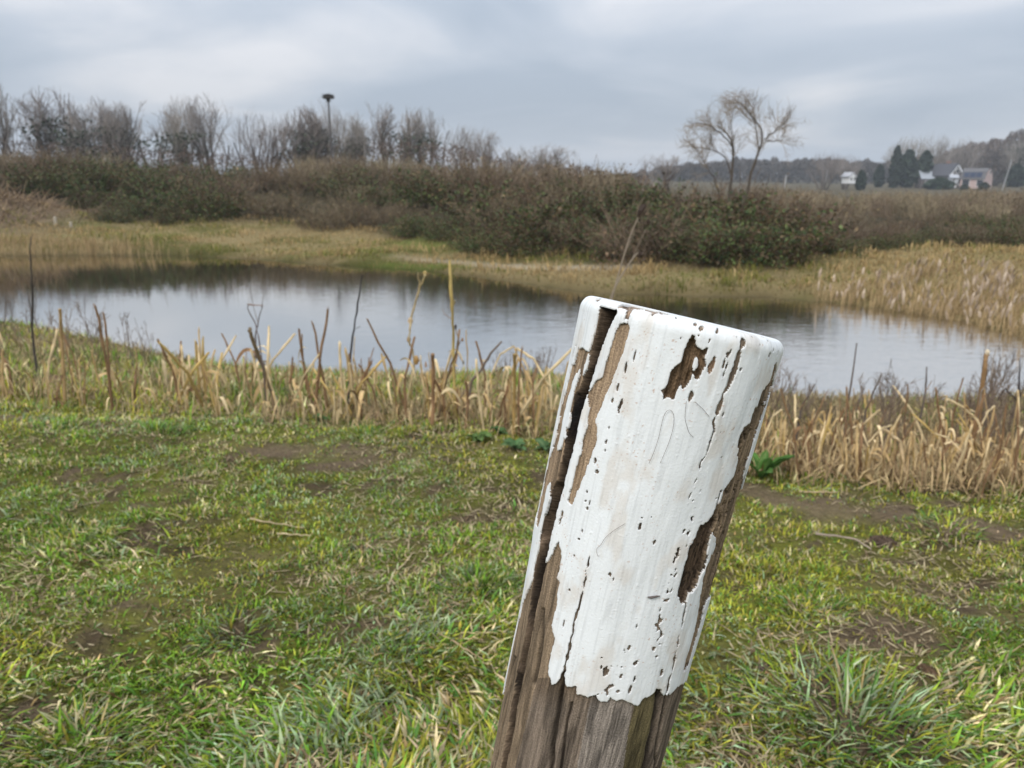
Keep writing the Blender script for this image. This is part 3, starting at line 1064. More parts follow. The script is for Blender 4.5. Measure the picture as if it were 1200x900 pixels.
def leafy(px, py, n, L, W, c0, c1, label, seed, stiff=1.2):
    g = np.random.default_rng(seed)
    q = gpt(px, py)
    root = empty('broad_leaved_weed', q)
    tag(root, label, 'weed', 'broad leaved green weeds')
    for i in range(n):
        s = g.uniform(.65, 1.1)
        V, F, C = leaf_mesh(L * s, W * s, g.uniform(.7, 1.) * stiff, g, np.array(c0) * g.uniform(.8, 1.25), np.array(c1))
        o = obj('leaf', mesh('leaf', V, [F], C, M_grass, True), root)
        o.rotation_euler = (g.normal(0, .15), -g.uniform(-.2, .5), i * 2.4 + g.normal(0, .3))
    return root


leafy(893, 562, 9, .17, .055, (.075, .165, .035), (.13, .22, .065), 'dock plant with upright bright green leaves behind the right side of the post', 601, .9)
leafy(560, 520, 9, .085, .045, (.09, .15, .04), (.15, .20, .08), 'low rosette of round green leaves in front of the centre stalks', 602, 1.7)
leafy(605, 528, 10, .085, .042, (.08, .155, .06), (.15, .21, .09), 'low green leaf rosette close to the left of the post', 603, 1.7)
leafy(640, 532, 8, .075, .038, (.08, .15, .06), (.14, .20, .09), 'small leaf rosette tucked against the left edge of the post', 604, 1.8)
leafy(585, 510, 7, .07, .036, (.075, .15, .05), (.14, .20, .09), 'small leaf rosette under the leaning twig', 605, 1.7)
leafy(375, 495, 7, .07, .034, (.08, .15, .05), (.14, .20, .09), 'small green leaf rosette under the thin dark twig', 606, 1.6)


# ------------------------------------------------------------------ dry stalks
def stalk_parts(path, r, c, g, sides=6, ragged=True):
    """one jointed hollow-looking stalk along a path, split at the tip"""
    P = np.array(path, float)
    K = max(8, len(P) * 3)
    s = np.linspace(0, len(P) - 1, K)
    Q = np.stack([np.interp(s, np.arange(len(P)), P[:, i]) for i in range(3)], 1)
    Q[1:-1] += g.normal(0, .0015, (K - 2, 3))
    Rr_ = r * np.linspace(1.1, .85, K) * g.uniform(.85, 1.12, K)
    Rr_[::3] *= 1.2
    V, F, _ = tubes(Q[None], Rr_[None], sides, True)
    ring = np.repeat(np.arange(K), sides)
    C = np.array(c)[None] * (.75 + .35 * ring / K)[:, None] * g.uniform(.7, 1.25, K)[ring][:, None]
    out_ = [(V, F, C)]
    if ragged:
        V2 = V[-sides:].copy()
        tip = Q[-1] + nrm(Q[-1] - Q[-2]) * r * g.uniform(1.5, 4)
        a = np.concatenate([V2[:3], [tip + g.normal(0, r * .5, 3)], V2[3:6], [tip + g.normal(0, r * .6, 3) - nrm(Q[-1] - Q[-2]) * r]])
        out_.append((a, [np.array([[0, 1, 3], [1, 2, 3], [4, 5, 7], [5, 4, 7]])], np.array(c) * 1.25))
    return out_


def strip(path, wd, c, g):
    """a curled dead leaf strip"""
    P = smooth_path(path, 9)
    sdv_ = nrm(np.cross(np.gradient(P, axis=0), g.normal(size=3)))
    w_ = wd * np.sin(np.linspace(.4, 3.0, 9))[:, None]
    V = np.stack([P - sdv_ * w_, P + sdv_ * w_], 1).reshape(-1, 3)
    i = np.arange(8) * 2
    F = np.stack([i, i + 1, i + 3, i + 2], 1)
    return V, [F], np.array(c) * g.uniform(.8, 1.2)


TAN, OCH, BRN, DRK, PAL = (.52, .36, .17), (.46, .32, .11), (.24, .14, .07), (.055, .042, .035), (.66, .51, .29)


def stalk_proto(kind, seed):
    g = np.random.default_rng(seed)
    h = g.uniform(.22, .55)
    pr_ = []
    if kind == 'straight':
        pr_ += stalk_parts([(0, 0, -.03), (g.normal(0, .01), g.normal(0, .01), h * .5), (g.normal(0, .02), g.normal(0, .02), h)], g.uniform(.0028, .006), TAN if seed % 2 else PAL, g)
    elif kind == 'dark':
        pr_ += stalk_parts([(0, 0, -.03), (g.normal(0, .012), 0, h * .5), (g.normal(0, .025), g.normal(0, .02), h * .9)], g.uniform(.0035, .007), BRN, g)
    elif kind == 'bent':
        k1 = (g.normal(0, .02), g.normal(0, .02), h * .75)
        pr_ += stalk_parts([(0, 0, -.03), (g.normal(0, .01), 0, h * .4), k1], .0055, TAN, g, ragged=False)
        a = g.uniform(0, 6.28)
        l2 = g.uniform(.10, .22)
        pr_ += stalk_parts([k1, (k1[0] + math.cos(a) * l2 * .5, k1[1] + math.sin(a) * l2 * .5, k1[2] - .03), (k1[0] + math.cos(a) * l2, k1[1] + math.sin(a) * l2, k1[2] - g.uniform(.08, .2))], .005, PAL, g)
    elif kind == 'leaning':
        a = g.uniform(0, 6.28)
        l2 = g.uniform(.15, .28)
        pr_ += stalk_parts([(0, 0, -.03), (math.cos(a) * l2 * .5, math.sin(a) * l2 * .5, h * .42), (math.cos(a) * l2, math.sin(a) * l2, h * .7)], .006, PAL if seed % 2 else OCH, g)
    elif kind == 'clump':
        for _ in range(4):
            a = g.uniform(0, 6.28)
            l2 = g.uniform(.02, .09)
            hh = h * g.uniform(.5, 1.1)
            pr_ += stalk_parts([(math.cos(a) * .015, math.sin(a) * .015, -.03), (math.cos(a) * l2 * .5, math.sin(a) * l2 * .5, hh * .5), (math.cos(a) * l2, math.sin(a) * l2, hh)], g.uniform(.003, .006), [TAN, OCH, BRN, PAL][_], g)
    for _ in range(g.integers(1, 4)):
        b0 = np.array([g.normal(0, .02), g.normal(0, .02), g.uniform(.02, h * .7)])
        a = g.uniform(0, 6.28)
        d = np.array([math.cos(a), math.sin(a), 0]) * g.uniform(.03, .09)
        pr_.append(strip([b0, b0 + d * .5 + np.array([0, 0, .03]), b0 + d + np.array([0, 0, -.02]), b0 + d * 1.2 + np.array([0, 0, -.09])], g.uniform(.004, .011), [TAN, PAL, BRN][_ % 3], g))
    V, F, C = join(pr_)
    return mesh('dry_stalk', V, F, C, M_dry)


KINDS = {'straight': ('upright straw coloured dry stalk', 5), 'dark': ('upright dark brown dry stalk', 4),
         'bent': ('tan dry stalk folded over', 4), 'leaning': ('leaning pale dry stalk', 4), 'clump': ('tuft of short dry stalks', 4)}
protos = {k: [stalk_proto(k, 700 + 31 * i + 7 * len(k)) for i in range(n)] for k, (_, n) in KINDS.items()}


def zone(px):
    if px < 90: return 'at the left edge'
    if px < 210: return 'left of the forked dark weed'
    if px < 310: return 'around the forked dark weed'
    if px < 420: return 'right of the forked weed'
    if px < 520: return 'left of the tall ochre stem'
    if px < 660: return 'right of the tall ochre stem'
    if px < 985: return 'just right of the post'
    if px < 1090: return 'well right of the post'
    return 'near the thick leaning stem'


g = np.random.default_rng(21)
nst = 0
for i in range(900):
    px = g.uniform(-60, 1270)
    if 640 < px < 860 and g.random() < .8: continue
    if px < 640 and g.random() > .2 + .6 * sst(.42, .6, float(vn(px / 45., 0., 91))) * (.6 + .4 * (px > 300)): continue
    a = (px - 600) / FPX * 1.04
    y = 3.6
    for _ in range(6):
        y = float(yfront(a * y))
    y += abs(g.normal(0, .5)) * (1.2 if px > 860 else 1) + g.uniform(-.08, .1)
    x = a * y
    kd = g.choice(list(KINDS), p=[.34, .32, .08, .12, .14])
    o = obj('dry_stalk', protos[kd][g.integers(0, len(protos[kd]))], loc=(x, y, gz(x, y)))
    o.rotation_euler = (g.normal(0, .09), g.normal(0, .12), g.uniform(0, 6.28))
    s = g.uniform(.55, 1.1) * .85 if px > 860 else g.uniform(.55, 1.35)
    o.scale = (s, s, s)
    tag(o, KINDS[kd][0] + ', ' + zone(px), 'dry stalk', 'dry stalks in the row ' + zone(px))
    nst += 1
    if nst >= 290: break

# matted straw under the stalk row
n = 26000
px = g.uniform(-100, 1300, n)
a = (px - 600) / FPX * 1.04
y = np.full(n, 3.6)
for _ in range(6): y = yfront(a * y)
y = y + np.abs(g.normal(0, .38, n)) * np.where(px > 860, 1.5, 1) + g.uniform(-.12, .1, n)
x = a * y
keep = g.random(n) < np.where(px > 860, .5, .02 + .12 * sst(.5, .65, vn(x * 3, y * 3, 481)))
x, y, px = x[keep], y[keep], px[keep]
z = terrain(x, y)[0]
n = len(x)
C = lerp((.15, .09, .045), (.56, .41, .21), g.random(n))
up_ = g.random(n) < .3
V, F, C = blades(x, y, z + .01, g.uniform(.06, .22, n) * np.where(px > 860, .8, .8), g.uniform(.003, .008, n), g.uniform(0, 6.28, n), np.where(up_, g.uniform(0, .35, n), g.uniform(.6, 1.4, n)), np.where(up_, g.uniform(0, .6, n), g.uniform(0, .6, n)), C, g)
tag(obj('straw_mat', mesh('straw_mat', V, F, C, M_dry)), 'matted straw and curled dead leaves under the row of dry stalks', 'straw', kind='stuff')


# named tall stems, built along their own paths at the depth where they stand
def hero(name, label, cat, lines, y, base_py, parts_extra=()):
    """lines: list of (pixel path, radius, colour); pixel offsets are turned into metres at depth y"""
    g = np.random.default_rng(abs(hash(label)) % 1000 if False else len(label) * 13)
    bx = lines[0][0][0]
    q = at_depth(bx[0], bx[1], y)
    q[2] = gz(q[0], q[1])
    off = np.array([0, 0, 0])
    pr_ = []
    for k, (pts, r, c) in enumerate(lines):
        P = []
        for j, (u_, v_) in enumerate(pts):
            w_ = at_depth(u_, v_, y + .03 * math.sin(3 * k + j * 1.3))
            P.append(w_ - q)
        if k == 0: P[0] = np.array([0, 0, -.03])
        rr = np.asarray(r if not np.isscalar(r) else [r, r * .55], float)
        K = len(P) * 3
        s = np.linspace(0, len(P) - 1, K)
        Q = np.stack([np.interp(s, np.arange(len(P)), np.array(P)[:, i]) for i in range(3)], 1)
        Q[1:-1] += g.normal(0, .0015, (K - 2, 3))
        R_ = np.interp(np.linspace(0, 1, K), np.linspace(0, 1, len(rr)), rr) * g.uniform(.85, 1.15, K)
        V, F, _ = tubes(Q[None], R_[None], 6, True)
        C = np.array(c)[None] * np.repeat(g.uniform(.75, 1.25, K), 6)[:, None]
        pr_.append((V, F, C))
    for e_ in parts_extra: pr_.append(e_(q, y))
    V, F, C = join(pr_)
    return tag(obj(name, mesh(name, V, F, C, M_dry), loc=q), label, cat)


def blob(px, py, rx, rz, c):
    def f(q, y):
        ctr = at_depth(px, py, y) - q
        u_, v_ = np.meshgrid(np.linspace(0, 2 * np.pi, 9)[:-1], np.linspace(.05, np.pi - .05, 7))
        gg = np.random.default_rng(int(px))
        rj = gg.uniform(.75, 1.25, u_.shape)
        V = np.stack([rx * rj * np.sin(v_) * np.cos(u_), rx * rj * np.sin(v_) * np.sin(u_), rz * np.cos(v_)], -1)
        ix = np.arange(u_.size).reshape(u_.shape)
        F = np.stack([ix[:-1], np.roll(ix, -1, 1)[:-1], np.roll(ix, -1, 1)[1:], ix[1:]], -1).reshape(-1, 4)
        return V.reshape(-1, 3) + ctr, [F], np.array(c)
    return f


hero('tall_stem', 'tallest ochre dry stem, upright with small side buds, left of the post', 'dry stem',
     [([(533, 500), (532, 440), (531, 400), (530, 365), (528, 340), (527, 305)], [.009, .008, .0075, .008, .009, .007], (.42, .31, .11)),
      ([(530, 362), (533, 352)], [.006, .004], (.5, .40, .2)), ([(530, 375), (521, 368), (518, 362)], [.002, .001], BRN)], 4.05, 500)
hero('curved_stem', 'dark brown stem curving up against the tall ochre stem, with tiny seed pods', 'dry stem',
     [([(510, 490), (520, 455), (528, 430), (535, 413), (537, 398), (534, 385)], [.008, .007, .006, .005, .004, .003], (.16, .11, .06)),
      ([(537, 405), (541, 398)], .003, BRN), ([(536, 415), (543, 425)], .0015, BRN)], 3.95, 490,
     (blob(534, 383, .007, .014, DRK), blob(542, 398, .006, .01, BRN), blob(543, 425, .005, .012, (.2, .18, .14))))
hero('tall_stem', 'tall pale forked stem with crumpled dead leaves left of the ochre stem', 'dry stem',
     [([(470, 470), (486, 428), (484, 412), (479, 400), (480, 385), (482, 372), (487, 355), (492, 337), (490, 320)], [.006, .006, .005, .005, .005, .006, .006, .006, .004], (.40, .31, .17)),
      ([(492, 337), (498, 322)], [.005, .006], (.38, .30, .15))], 4.1, 470, (blob(488, 422, .014, .026, (.36, .22, .08)), blob(481, 376, .012, .02, (.46, .34, .2)), blob(498, 320, .01, .013, (.36, .26, .1)), blob(479, 398, .01, .016, (.3, .2, .1))))
hero('thin_twig', 'thin black twig rising with a slight curve out of the dry stalks', 'twig',
     [([(406, 450), (410, 420), (415, 385), (420, 350), (425, 322)], [.007, .006, .005, .005, .004], (.045, .042, .04)), ([(418, 385), (422, 382)], .002, DRK)], 4.3, 450)
hero('leaning_twig', 'bare brown twig leaning to the right beside the post', 'twig',
     [([(545, 478), (552, 447), (566, 430), (576, 412), (588, 400)], [.008, .007, .007, .006, .004], (.17, .13, .10)), ([(552, 447), (540, 465), (530, 480)], .005, (.25, .18, .11))], 3.95, 478)
hero('forked_weed', 'dark forked dead weed standing among the left stalks', 'dead weed',
     [([(322, 472), (318, 455), (308, 430), (296, 400), (293, 388), (293, 385)], [.011, .011, .010, .010, .010, .010], (.14, .10, .055)),
      ([(312, 470), (308, 430), (303, 395), (299, 378), (291, 365), (290, 356)], .004, (.12, .09, .08)),
      ([(300, 420), (299, 395), (303, 375), (308, 357)], .004, (.12, .09, .08)), ([(290, 357), (308, 358)], .004, (.2, .13, .1)),
      ([(302, 378), (297, 360), (294, 340), (293, 330)], .002, (.2, .17, .15)), ([(306, 360), (310, 340)], .002, (.2, .17, .15))], 4.2, 472)
hero('stalk_stump', 'thick ochre cut stalk standing close to the left edge of the post', 'dry stalk', [([(602, 505), (603, 470), (603, 440), (603, 415)], [.010, .009, .009, .009], (.30, .20, .07))], 3.75, 505)
hero('stalk_stump', 'rusty brown cut stalk standing just left of the tall ochre stem', 'dry stalk', [([(506, 500), (507, 470), (508, 440), (507, 415)], [.011, .010, .010, .011], (.26, .15, .075))], 3.8, 500)
hero('dark_twig', 'black upright weed stem against the water near the left edge', 'twig',
     [([(40, 420), (38, 390), (38, 350), (37, 320), (35, 290), (38, 275)], [.010, .009, .008, .006, .004, .002], (.05, .042, .036)),
      ([(38, 340), (42, 325)], .003, DRK), ([(37, 310), (32, 300)], .002, DRK), ([(38, 365), (33, 350)], .003, DRK)], 5.6, 420)
hero('cut_reed', 'tan cut reed with a pale split tip near the left edge', 'dry stalk', [([(75, 470), (74, 430), (72, 395), (70, 362)], [.010, .009, .009, .008], (.36, .24, .11))], 4.5, 470)
hero('thick_stem', 'thick brown stem leaning right with a pale broken tip at the right edge', 'dry stem',
     [([(1128, 568), (1137, 530), (1145, 490), (1151, 455), (1155, 425), (1157, 415)], [.010, .010, .011, .010, .008, .009], (.26, .155, .07)),
      ([(1145, 490), (1150, 460), (1162, 440), (1168, 400)], [.005, .003, .002, .0015], (.24, .2, .16)),
      ([(1140, 515), (1152, 530), (1160, 560)], .005, TAN), ([(1143, 490), (1125, 475), (1110, 468)], [.005, .004, .006], PAL)], 3.2, 568, (blob(1157, 413, .008, .013, (.6, .5, .36)),))
hero('dark_twig', 'dark ragged weed stem at the far right edge above the stalks', 'twig',
     [([(1190, 545), (1192, 500), (1194, 460), (1195, 420)], [.006, .006, .005, .002], (.06, .05, .05)), ([(1193, 470), (1178, 455), (1168, 470)], .004, DRK), ([(1192, 495), (1180, 478)], .003, DRK)], 3.9, 545)
hero('leaning_stalk', 'pale stalk lying across the stalks right of the post, pointing up left', 'dry stalk', [([(1070, 530), (1055, 518), (1036, 503)], [.007, .007, .008], (.6, .45, .26))], 3.1, 530)
for k, (b_, m_, t_, lb) in enumerate([((930, 520), (938, 480), (955, 450), 'slanting dark stem right of the post leaning towards the water'), ((985, 565), (990, 500), (1004, 402), 'tall thin dark weed rising highest between post and right edge'),
                                    ((1005, 560), (1015, 480), (1033, 438), 'thin brown weed bending right above the stalks'), ((1075, 500), (1084, 460), (1086, 430), 'thin black spike above the right stalks against the water')]):
    hero('dark_twig', lb, 'twig', [([b_, m_, t_], [.006, .005, .003], (.11, .085, .07)), ([m_, (m_[0] + 8, m_[1] - 14)], .0025, BRN)], 3.3 + .3 * k, b_[1])


# dark wispy dead weeds along the shore
def weed_proto(seed):
    g = np.random.default_rng(seed)
    n = 5
    S = np.stack([g.normal(0, .04, n), g.normal(0, .04, n), np.full(n, -.02)], 1)
    D = np.stack([g.normal(0, .2, n), g.normal(0, .2, n), np.ones(n)], 1)
    P1 = grow(S, D, g.uniform(.3, .6, n), 6, .08, .02, g)
    s2, d2, i2, t2 = child(P1, 34, g, .3, 1, .6)
    P2_ = grow(s2, d2, g.uniform(.06, .16, 34), 4, .15, .06, g)
    s3, d3, _, _ = child(P2_, 60, g, .4, 1, .8)
    P3_ = grow(s3, d3, g.uniform(.02, .05, 60), 3, .2, .05, g)
    pp = []
    for P_, r in ((P1, .0035), (P2_, .002), (P3_, .0022)):
        V, F, _ = tubes(P_, np.linspace(r, r * .5, P_.shape[1])[None].repeat(len(P_), 0), 3)
        pp.append((V, F, np.array((.15, .11, .08)) * g.uniform(.7, 1.4)))
    V, F, C = join(pp)
    return mesh('dead_weed', V, F, C, M_dry)


wp = [weed_proto(800 + i) for i in range(6)]
g = np.random.default_rng(31)
for i in range(62):
    if i < 42:
        px = g.uniform(880, 1290)
        y = g.uniform(3.5, 5.4) if px > 900 else g.uniform(4.2, 5.6)
        lb = 'dark dead weed by the water ' + ('right beside the post' if px < 960 else 'behind the stalks' if px < 1030 else 'left of the thick leaning stem' if px < 1110 else 'behind the thick leaning stem' if px < 1170 else 'at the right edge' if px < 1215 else 'past the right edge')
        s = g.uniform(.4, .8) * (1.2 if px > 1150 else 1)
    elif i < 52:
        px = g.uniform(-60, 200)
        y = g.uniform(6.2, 8.6)
        lb = 'thin grey dead weed by the water ' + ('at the left edge' if px < 60 else 'left of the forked weed')
        s = g.uniform(.45, 1.1)
    else:
        px = g.uniform(580, 700)
        y = g.uniform(5.8, 7.2)
        lb = 'small dark dead weed by the water left of the post'
        s = g.uniform(.4, .7)
    x = (px - 600) / FPX * 1.04 * y
    if terrain(np.array([x]), np.array([y]))[1][0] < .1: continue
    o = obj('dead_weed', wp[i % 6], loc=(x, y, gz(x, y)))
    o.rotation_euler = (g.normal(0, .08), g.normal(0, .1), g.uniform(0, 6.28))
    o.scale = (s, s, s)
    tag(o, lb, 'dead weed', lb.replace('weed', 'weeds', 1))


# teasels just behind the post
def teasel(label, lines, heads, y):
    q = at_depth(lines[0][0][0][0], lines[0][0][0][1], y)
    q[2] = gz(q[0], q[1])
    root = empty('teasel', q)
    tag(root, label, 'teasel', 'teasels behind the post')
    for k, (pts, r) in enumerate(lines):
        P = np.array([at_depth(u_, v_, y + .02 * k) - q for u_, v_ in pts])
        if k == 0: P[0] = (P[0][0], 0, -.02)
        Q = smooth_path(P, 14)
        V, F, _ = tubes(Q[None], np.linspace(r, r * .7, 14)[None], 6, True)
        obj('stem', mesh('stem', V, F, np.broadcast_to((.26, .21, .155), V.shape), M_dry), root)
    for (u_, v_, rx, rz, tl) in heads:
        V, F, C = blob(u_, v_, rx, rz, (.045, .03, .022))(q, y)
        c0 = V.mean(0)
        g_ = np.random.default_rng(int(u_))
        n_ = 90
        d_ = nrm(g_.normal(size=(n_, 3)))
        S_ = c0 + d_ * np.array([rx, rx, rz]) * .9
        sp_ = np.stack([S_, S_ + d_ * rx * .6], 1)
        V2, F2, _ = tubes(sp_, np.full((n_, 2), rx * .05), 3)
        br = []
        for s_ in range(5):
            a_ = s_ * 1.257
            b0 = c0 - np.array([0, 0, rz])
            dd_ = np.array([math.cos(a_), math.sin(a_), 0]) * rx
            br.append(smooth_path([b0, b0 + dd_ * 1.4 + (0, 0, rz * .4), b0 + dd_ * 1.9 + (0, 0, rz * 1.6), b0 + dd_ * 1.5 + (0, 0, rz * 2.6)], 8))
        V3, F3, _ = tubes(np.array(br), np.full((5, 8), rx * .07), 3)
        V, F, C = join([(V, F, C), (V2, F2, (.07, .045, .03)), (V3, F3, (.22, .17, .12))])
        ho = obj('seed_head', mesh('seed_head', V - c0, F, C, M_dry), root, loc=c0)
        ho.rotation_euler = (0, tl, 0)


teasel('teasel with a tall dark seed head above the post against the dark scrub',
       [([(693, 445), (712, 365), (726, 318), (738, 275), (750, 251)], .006), ([(733, 296), (744, 270)], .003), ([(742, 300), (757, 268)], .002)],
       [(752, 247, .021, .042, .45), (760, 260, .011, .014, .3)], 4.6)
teasel('shorter drooping teasel leaning right above the top left corner of the post',
       [([(690, 440), (708, 360), (722, 332), (738, 308), (748, 293), (752, 296)], .006)], [(751, 298, .015, .017, .1)], 4.4)

# fallen stalks and clods on the turf
for pts, r, c, lb in [([(514, 750), (535, 764), (566, 784)], .0035, (.45, .32, .19), 'straight tan stalk fallen on the grass left of the post'),
                      ([(540, 751), (583, 754)], .003, (.5, .42, .2), 'short yellow stalk lying level on the grass against the post'),
                      ([(478, 854), (520, 857), (566, 866)], .004, (.24, .19, .14), 'grey brown stalk lying in the grass at the bottom left of the post'),
                      ([(498, 864), (528, 872)], .003, (.34, .24, .15), 'thin stalk lying under the grey brown stalk in the grass'),
                      ([(294, 616), (325, 621), (358, 626)], .005, (.42, .33, .19), 'dry stalk lying across the middle of the left turf'),
                      ([(325, 632), (365, 637)], .004, (.46, .37, .22), 'shorter stalk lying below the dry stalk on the left turf'),
                      ([(1075, 835), (1112, 818), (1140, 800)], .004, (.40, .31, .2), 'curved dry stalk lying in the bottom right grass'),
                      ([(1160, 805), (1176, 786), (1185, 768)], .003, (.36, .28, .19), 'slanting thin stalk in the grass at the right edge'),
                      ([(955, 632), (1000, 640), (1020, 648)], .006, (.30, .24, .18), 'weathered stick lying on the muddy path right of the post'),
                      ([(936, 582), (980, 584)], .005, (.42, .31, .18), 'tan stalk lying level below the stalks right of the post'),
                      ([(835, 758), (838, 740)], .004, (.5, .43, .25), 'small pale upright straw right of the post')]:
    Q = [gpt(u_, v_) + np.array([0, 0, .012 + .01 * (k_ % 2)]) for k_, (u_, v_) in enumerate(pts)]
    if 'upright' in lb: Q[1] = Q[0] + np.array([.004, 0, .045])
    Q = smooth_path(Q, 12)
    Q[1:-1] += rng.normal(0, .0013, (10, 3))
    V, F, _ = tubes(Q[None], (.7 * r * np.linspace(1, .6, 12) * rng.uniform(.75, 1.25, 12))[None], 6, True)
    c0 = Q[0].copy()
    tag(obj('fallen_stalk', mesh('fallen_stalk', V - c0, F, np.array(c) * rng.uniform(.75, 1.2, (12, 1)).repeat(6, 0), M_dry), loc=c0), lb, 'fallen stalk', 'dry stalks fallen on the turf')


def clod(px, py, r, c, lb):
    q = gpt(px, py)
    u_, v_ = np.meshgrid(np.linspace(0, 2 * np.pi, 19)[:-1], np.linspace(.05, np.pi * .75, 10))
    rj = .5 + fbm(u_ * 2 + px, v_ * 3 + py, 851, 3)
    V = np.stack([r * rj * np.sin(v_) * np.cos(u_), r * rj * np.sin(v_) * np.sin(u_), r * .5 * rj * np.cos(v_)], -1).reshape(-1, 3)
    ix = np.arange(u_.size).reshape(u_.shape)
    F = np.stack([ix[:-1], ix[1:], np.roll(ix, -1, 1)[1:], np.roll(ix, -1, 1)[:-1]], -1).reshape(-1, 4)
    C = np.array(c) * (.6 + .8 * rng.random((len(V), 1)))
    tag(obj('soil_clod', mesh('soil_clod', V, [F], C, M_ground), loc=q), lb, 'clod', 'clods of earth in the turf')


clod(1085, 795, .03, (.12, .075, .045), 'reddish brown clod of earth in the grass low on the right')
clod(1032, 640, .045, (.10, .07, .05), 'dark clod of earth on the muddy path right of the post')
clod(521, 682, .022, (.10, .07, .05), 'small dark clod beside the bright tussock left of the post')
clod(63, 447, .07, (.20, .135, .08), 'brown clod under the stalks near the left edge')
clod(545, 463, .05, (.03, .027, .025), 'black lump on the pale bank behind the tall ochre stem')
clod(895, 795, .02, (.12, .09, .065), 'small brown clod in the bare mud right of the post')


# ------------------------------------------------------------------ far bank grass, reeds
g = np.random.default_rng(41)
n = 62000
px = g.uniform(-150, 1350, n)
y = np.interp(px, [-150, 0, 300, 560, 700, 900, 1050, 1200], [20, 20, 19, 16, 14, 13, 12, 10]) + 9 * g.random(n)
x = (px - 600) / 958 * y
zt, sd, nr_, _ = terrain(x, y)
keep = (~nr_) & (sd > .03) & (y < np.interp(px, PXK, YB) + 1.5)
x, y, zt, sd = x[keep], y[keep], zt[keep], sd[keep]
n = len(x)
a = fbm(x * .6, y * 1.0, 471, 3)
C = np.where((g.random(n) < .75 * sst(.58, .42, a) * np.interp(x / y * 958 + 600, [880, 1000], [1, .35]))[:, None], lerp((.11, .14, .025), (.22, .215, .045), g.random(n)), lerp((.26, .19, .085), (.48, .37, .17), g.random(n)))
keep = g.random(n) > np.exp(-((y - np.interp(600 + 958 * x / y, [380, 520, 640, 740], [19.5, 18.2, 16.6, 16.0])) / .3) ** 2) * .9 * ((x / y > -.17) & (x / y < .17))
C *= (1 - .4 * np.exp(-sd / .3))[:, None]
x, y, zt, C = x[keep], y[keep], zt[keep], C[keep]
n = len(x)
cl_ = fbm(x * 1.8, y * 2.4, 477, 3)
C = C * (.6 + .75 * cl_)[:, None] * np.array([1, .94, .95])
V, F, C = blades(x, y, zt, g.uniform(.03, .10, n) * (.75 + 1.9 * sst(.42, .68, cl_)), g.uniform(.010, .022, n), g.uniform(0, 6.28, n), g.uniform(0, 1., n), g.uniform(0, .8, n), C, g)
tag(obj('bank_grass', mesh('bank_grass', V, F, C, M_grass)), 'gold and green grass along the far shore of the pond', 'grass', kind='stuff')


def reeds(name, label, x, y, h0, h1, plume, seed):
    g = np.random.default_rng(seed)
    zt, sd, nr_, _ = terrain(x, y)
    k = (~nr_) & (sd > -.12) & (y < 40)
    x, y, zt = x[k], y[k], np.maximum(zt[k], WZ - .05)
    n = len(x)
    C = lerp((.22, .145, .07), (.49, .36, .185), g.random(n))
    L = g.uniform(h0, h1, n)
    az = g.normal(.3, 1.2, n)
    V, F, C1 = blades(x, y, zt, L, g.uniform(.004, .0075, n), az, g.uniform(0, .3, n), g.uniform(0, .45, n), C, g, 1.0)
    pr_ = [(V, F, C1)]
    if plume:
        m_ = g.random(n) < plume
        tips = V.reshape(n, 5, 3)[m_, 4]
        nn = len(tips)
        V2, F2, C2 = blades(tips[:, 0], tips[:, 1], tips[:, 2] - .05, g.uniform(.10, .22, nn), g.uniform(.02, .045, nn), az[m_], g.uniform(.1, .5, nn), g.uniform(.1, .6, nn), lerp((.26, .19, .13), (.42, .33, .24), g.random(nn)), g)
        pr_.append((V2, F2, C2))
    V, F, C = join(pr_)
    tag(obj(name, mesh(name, V, F, C, M_dry)), label, 'reeds', kind='stuff')


n = 16000
px = g.uniform(-150, 215, n)
y = 20.15 + 1.7 * g.random(n) ** 1.4 * np.interp(px, [0, 215], [1.3, .4])
keep = g.random(n) < np.interp(px, [60, 230], [1, .05]) * (.35 + .65 * sst(.4, .6, vn(px / 14, px * 0, 5)))
px, y = px[keep], y[keep]
reeds('reed_fringe', 'pale reed fringe standing at the water on the far left shore', (px - 600) / 958 * y, y, .15, .42, 0, 42)
n = 30000
px = g.uniform(965, 1420, n)
ysh = np.interp(px, [965, 980, 1060, 1140, 1200, 1420], [13.2, 12.6, 11.6, 10.7, 9.9, 8.8])
y = ysh - .15 + (.4 + 3.4 * sst(960, 1130, px)) * g.random(n)
keep = g.random(n) < np.interp(px, [965, 1000, 1120, 1200], [.06, .25, .7, 1.]) * (.3 + .7 * sst(.35, .6, fbm(px / 22, y * 1.2, 5, 3)))
px, y = px[keep], y[keep]
reeds('reed_bed', 'golden reed bed with feathery plumes on the right shore of the pond', (px - 600) / 958 * y, y, .08, .32, .07, 43)


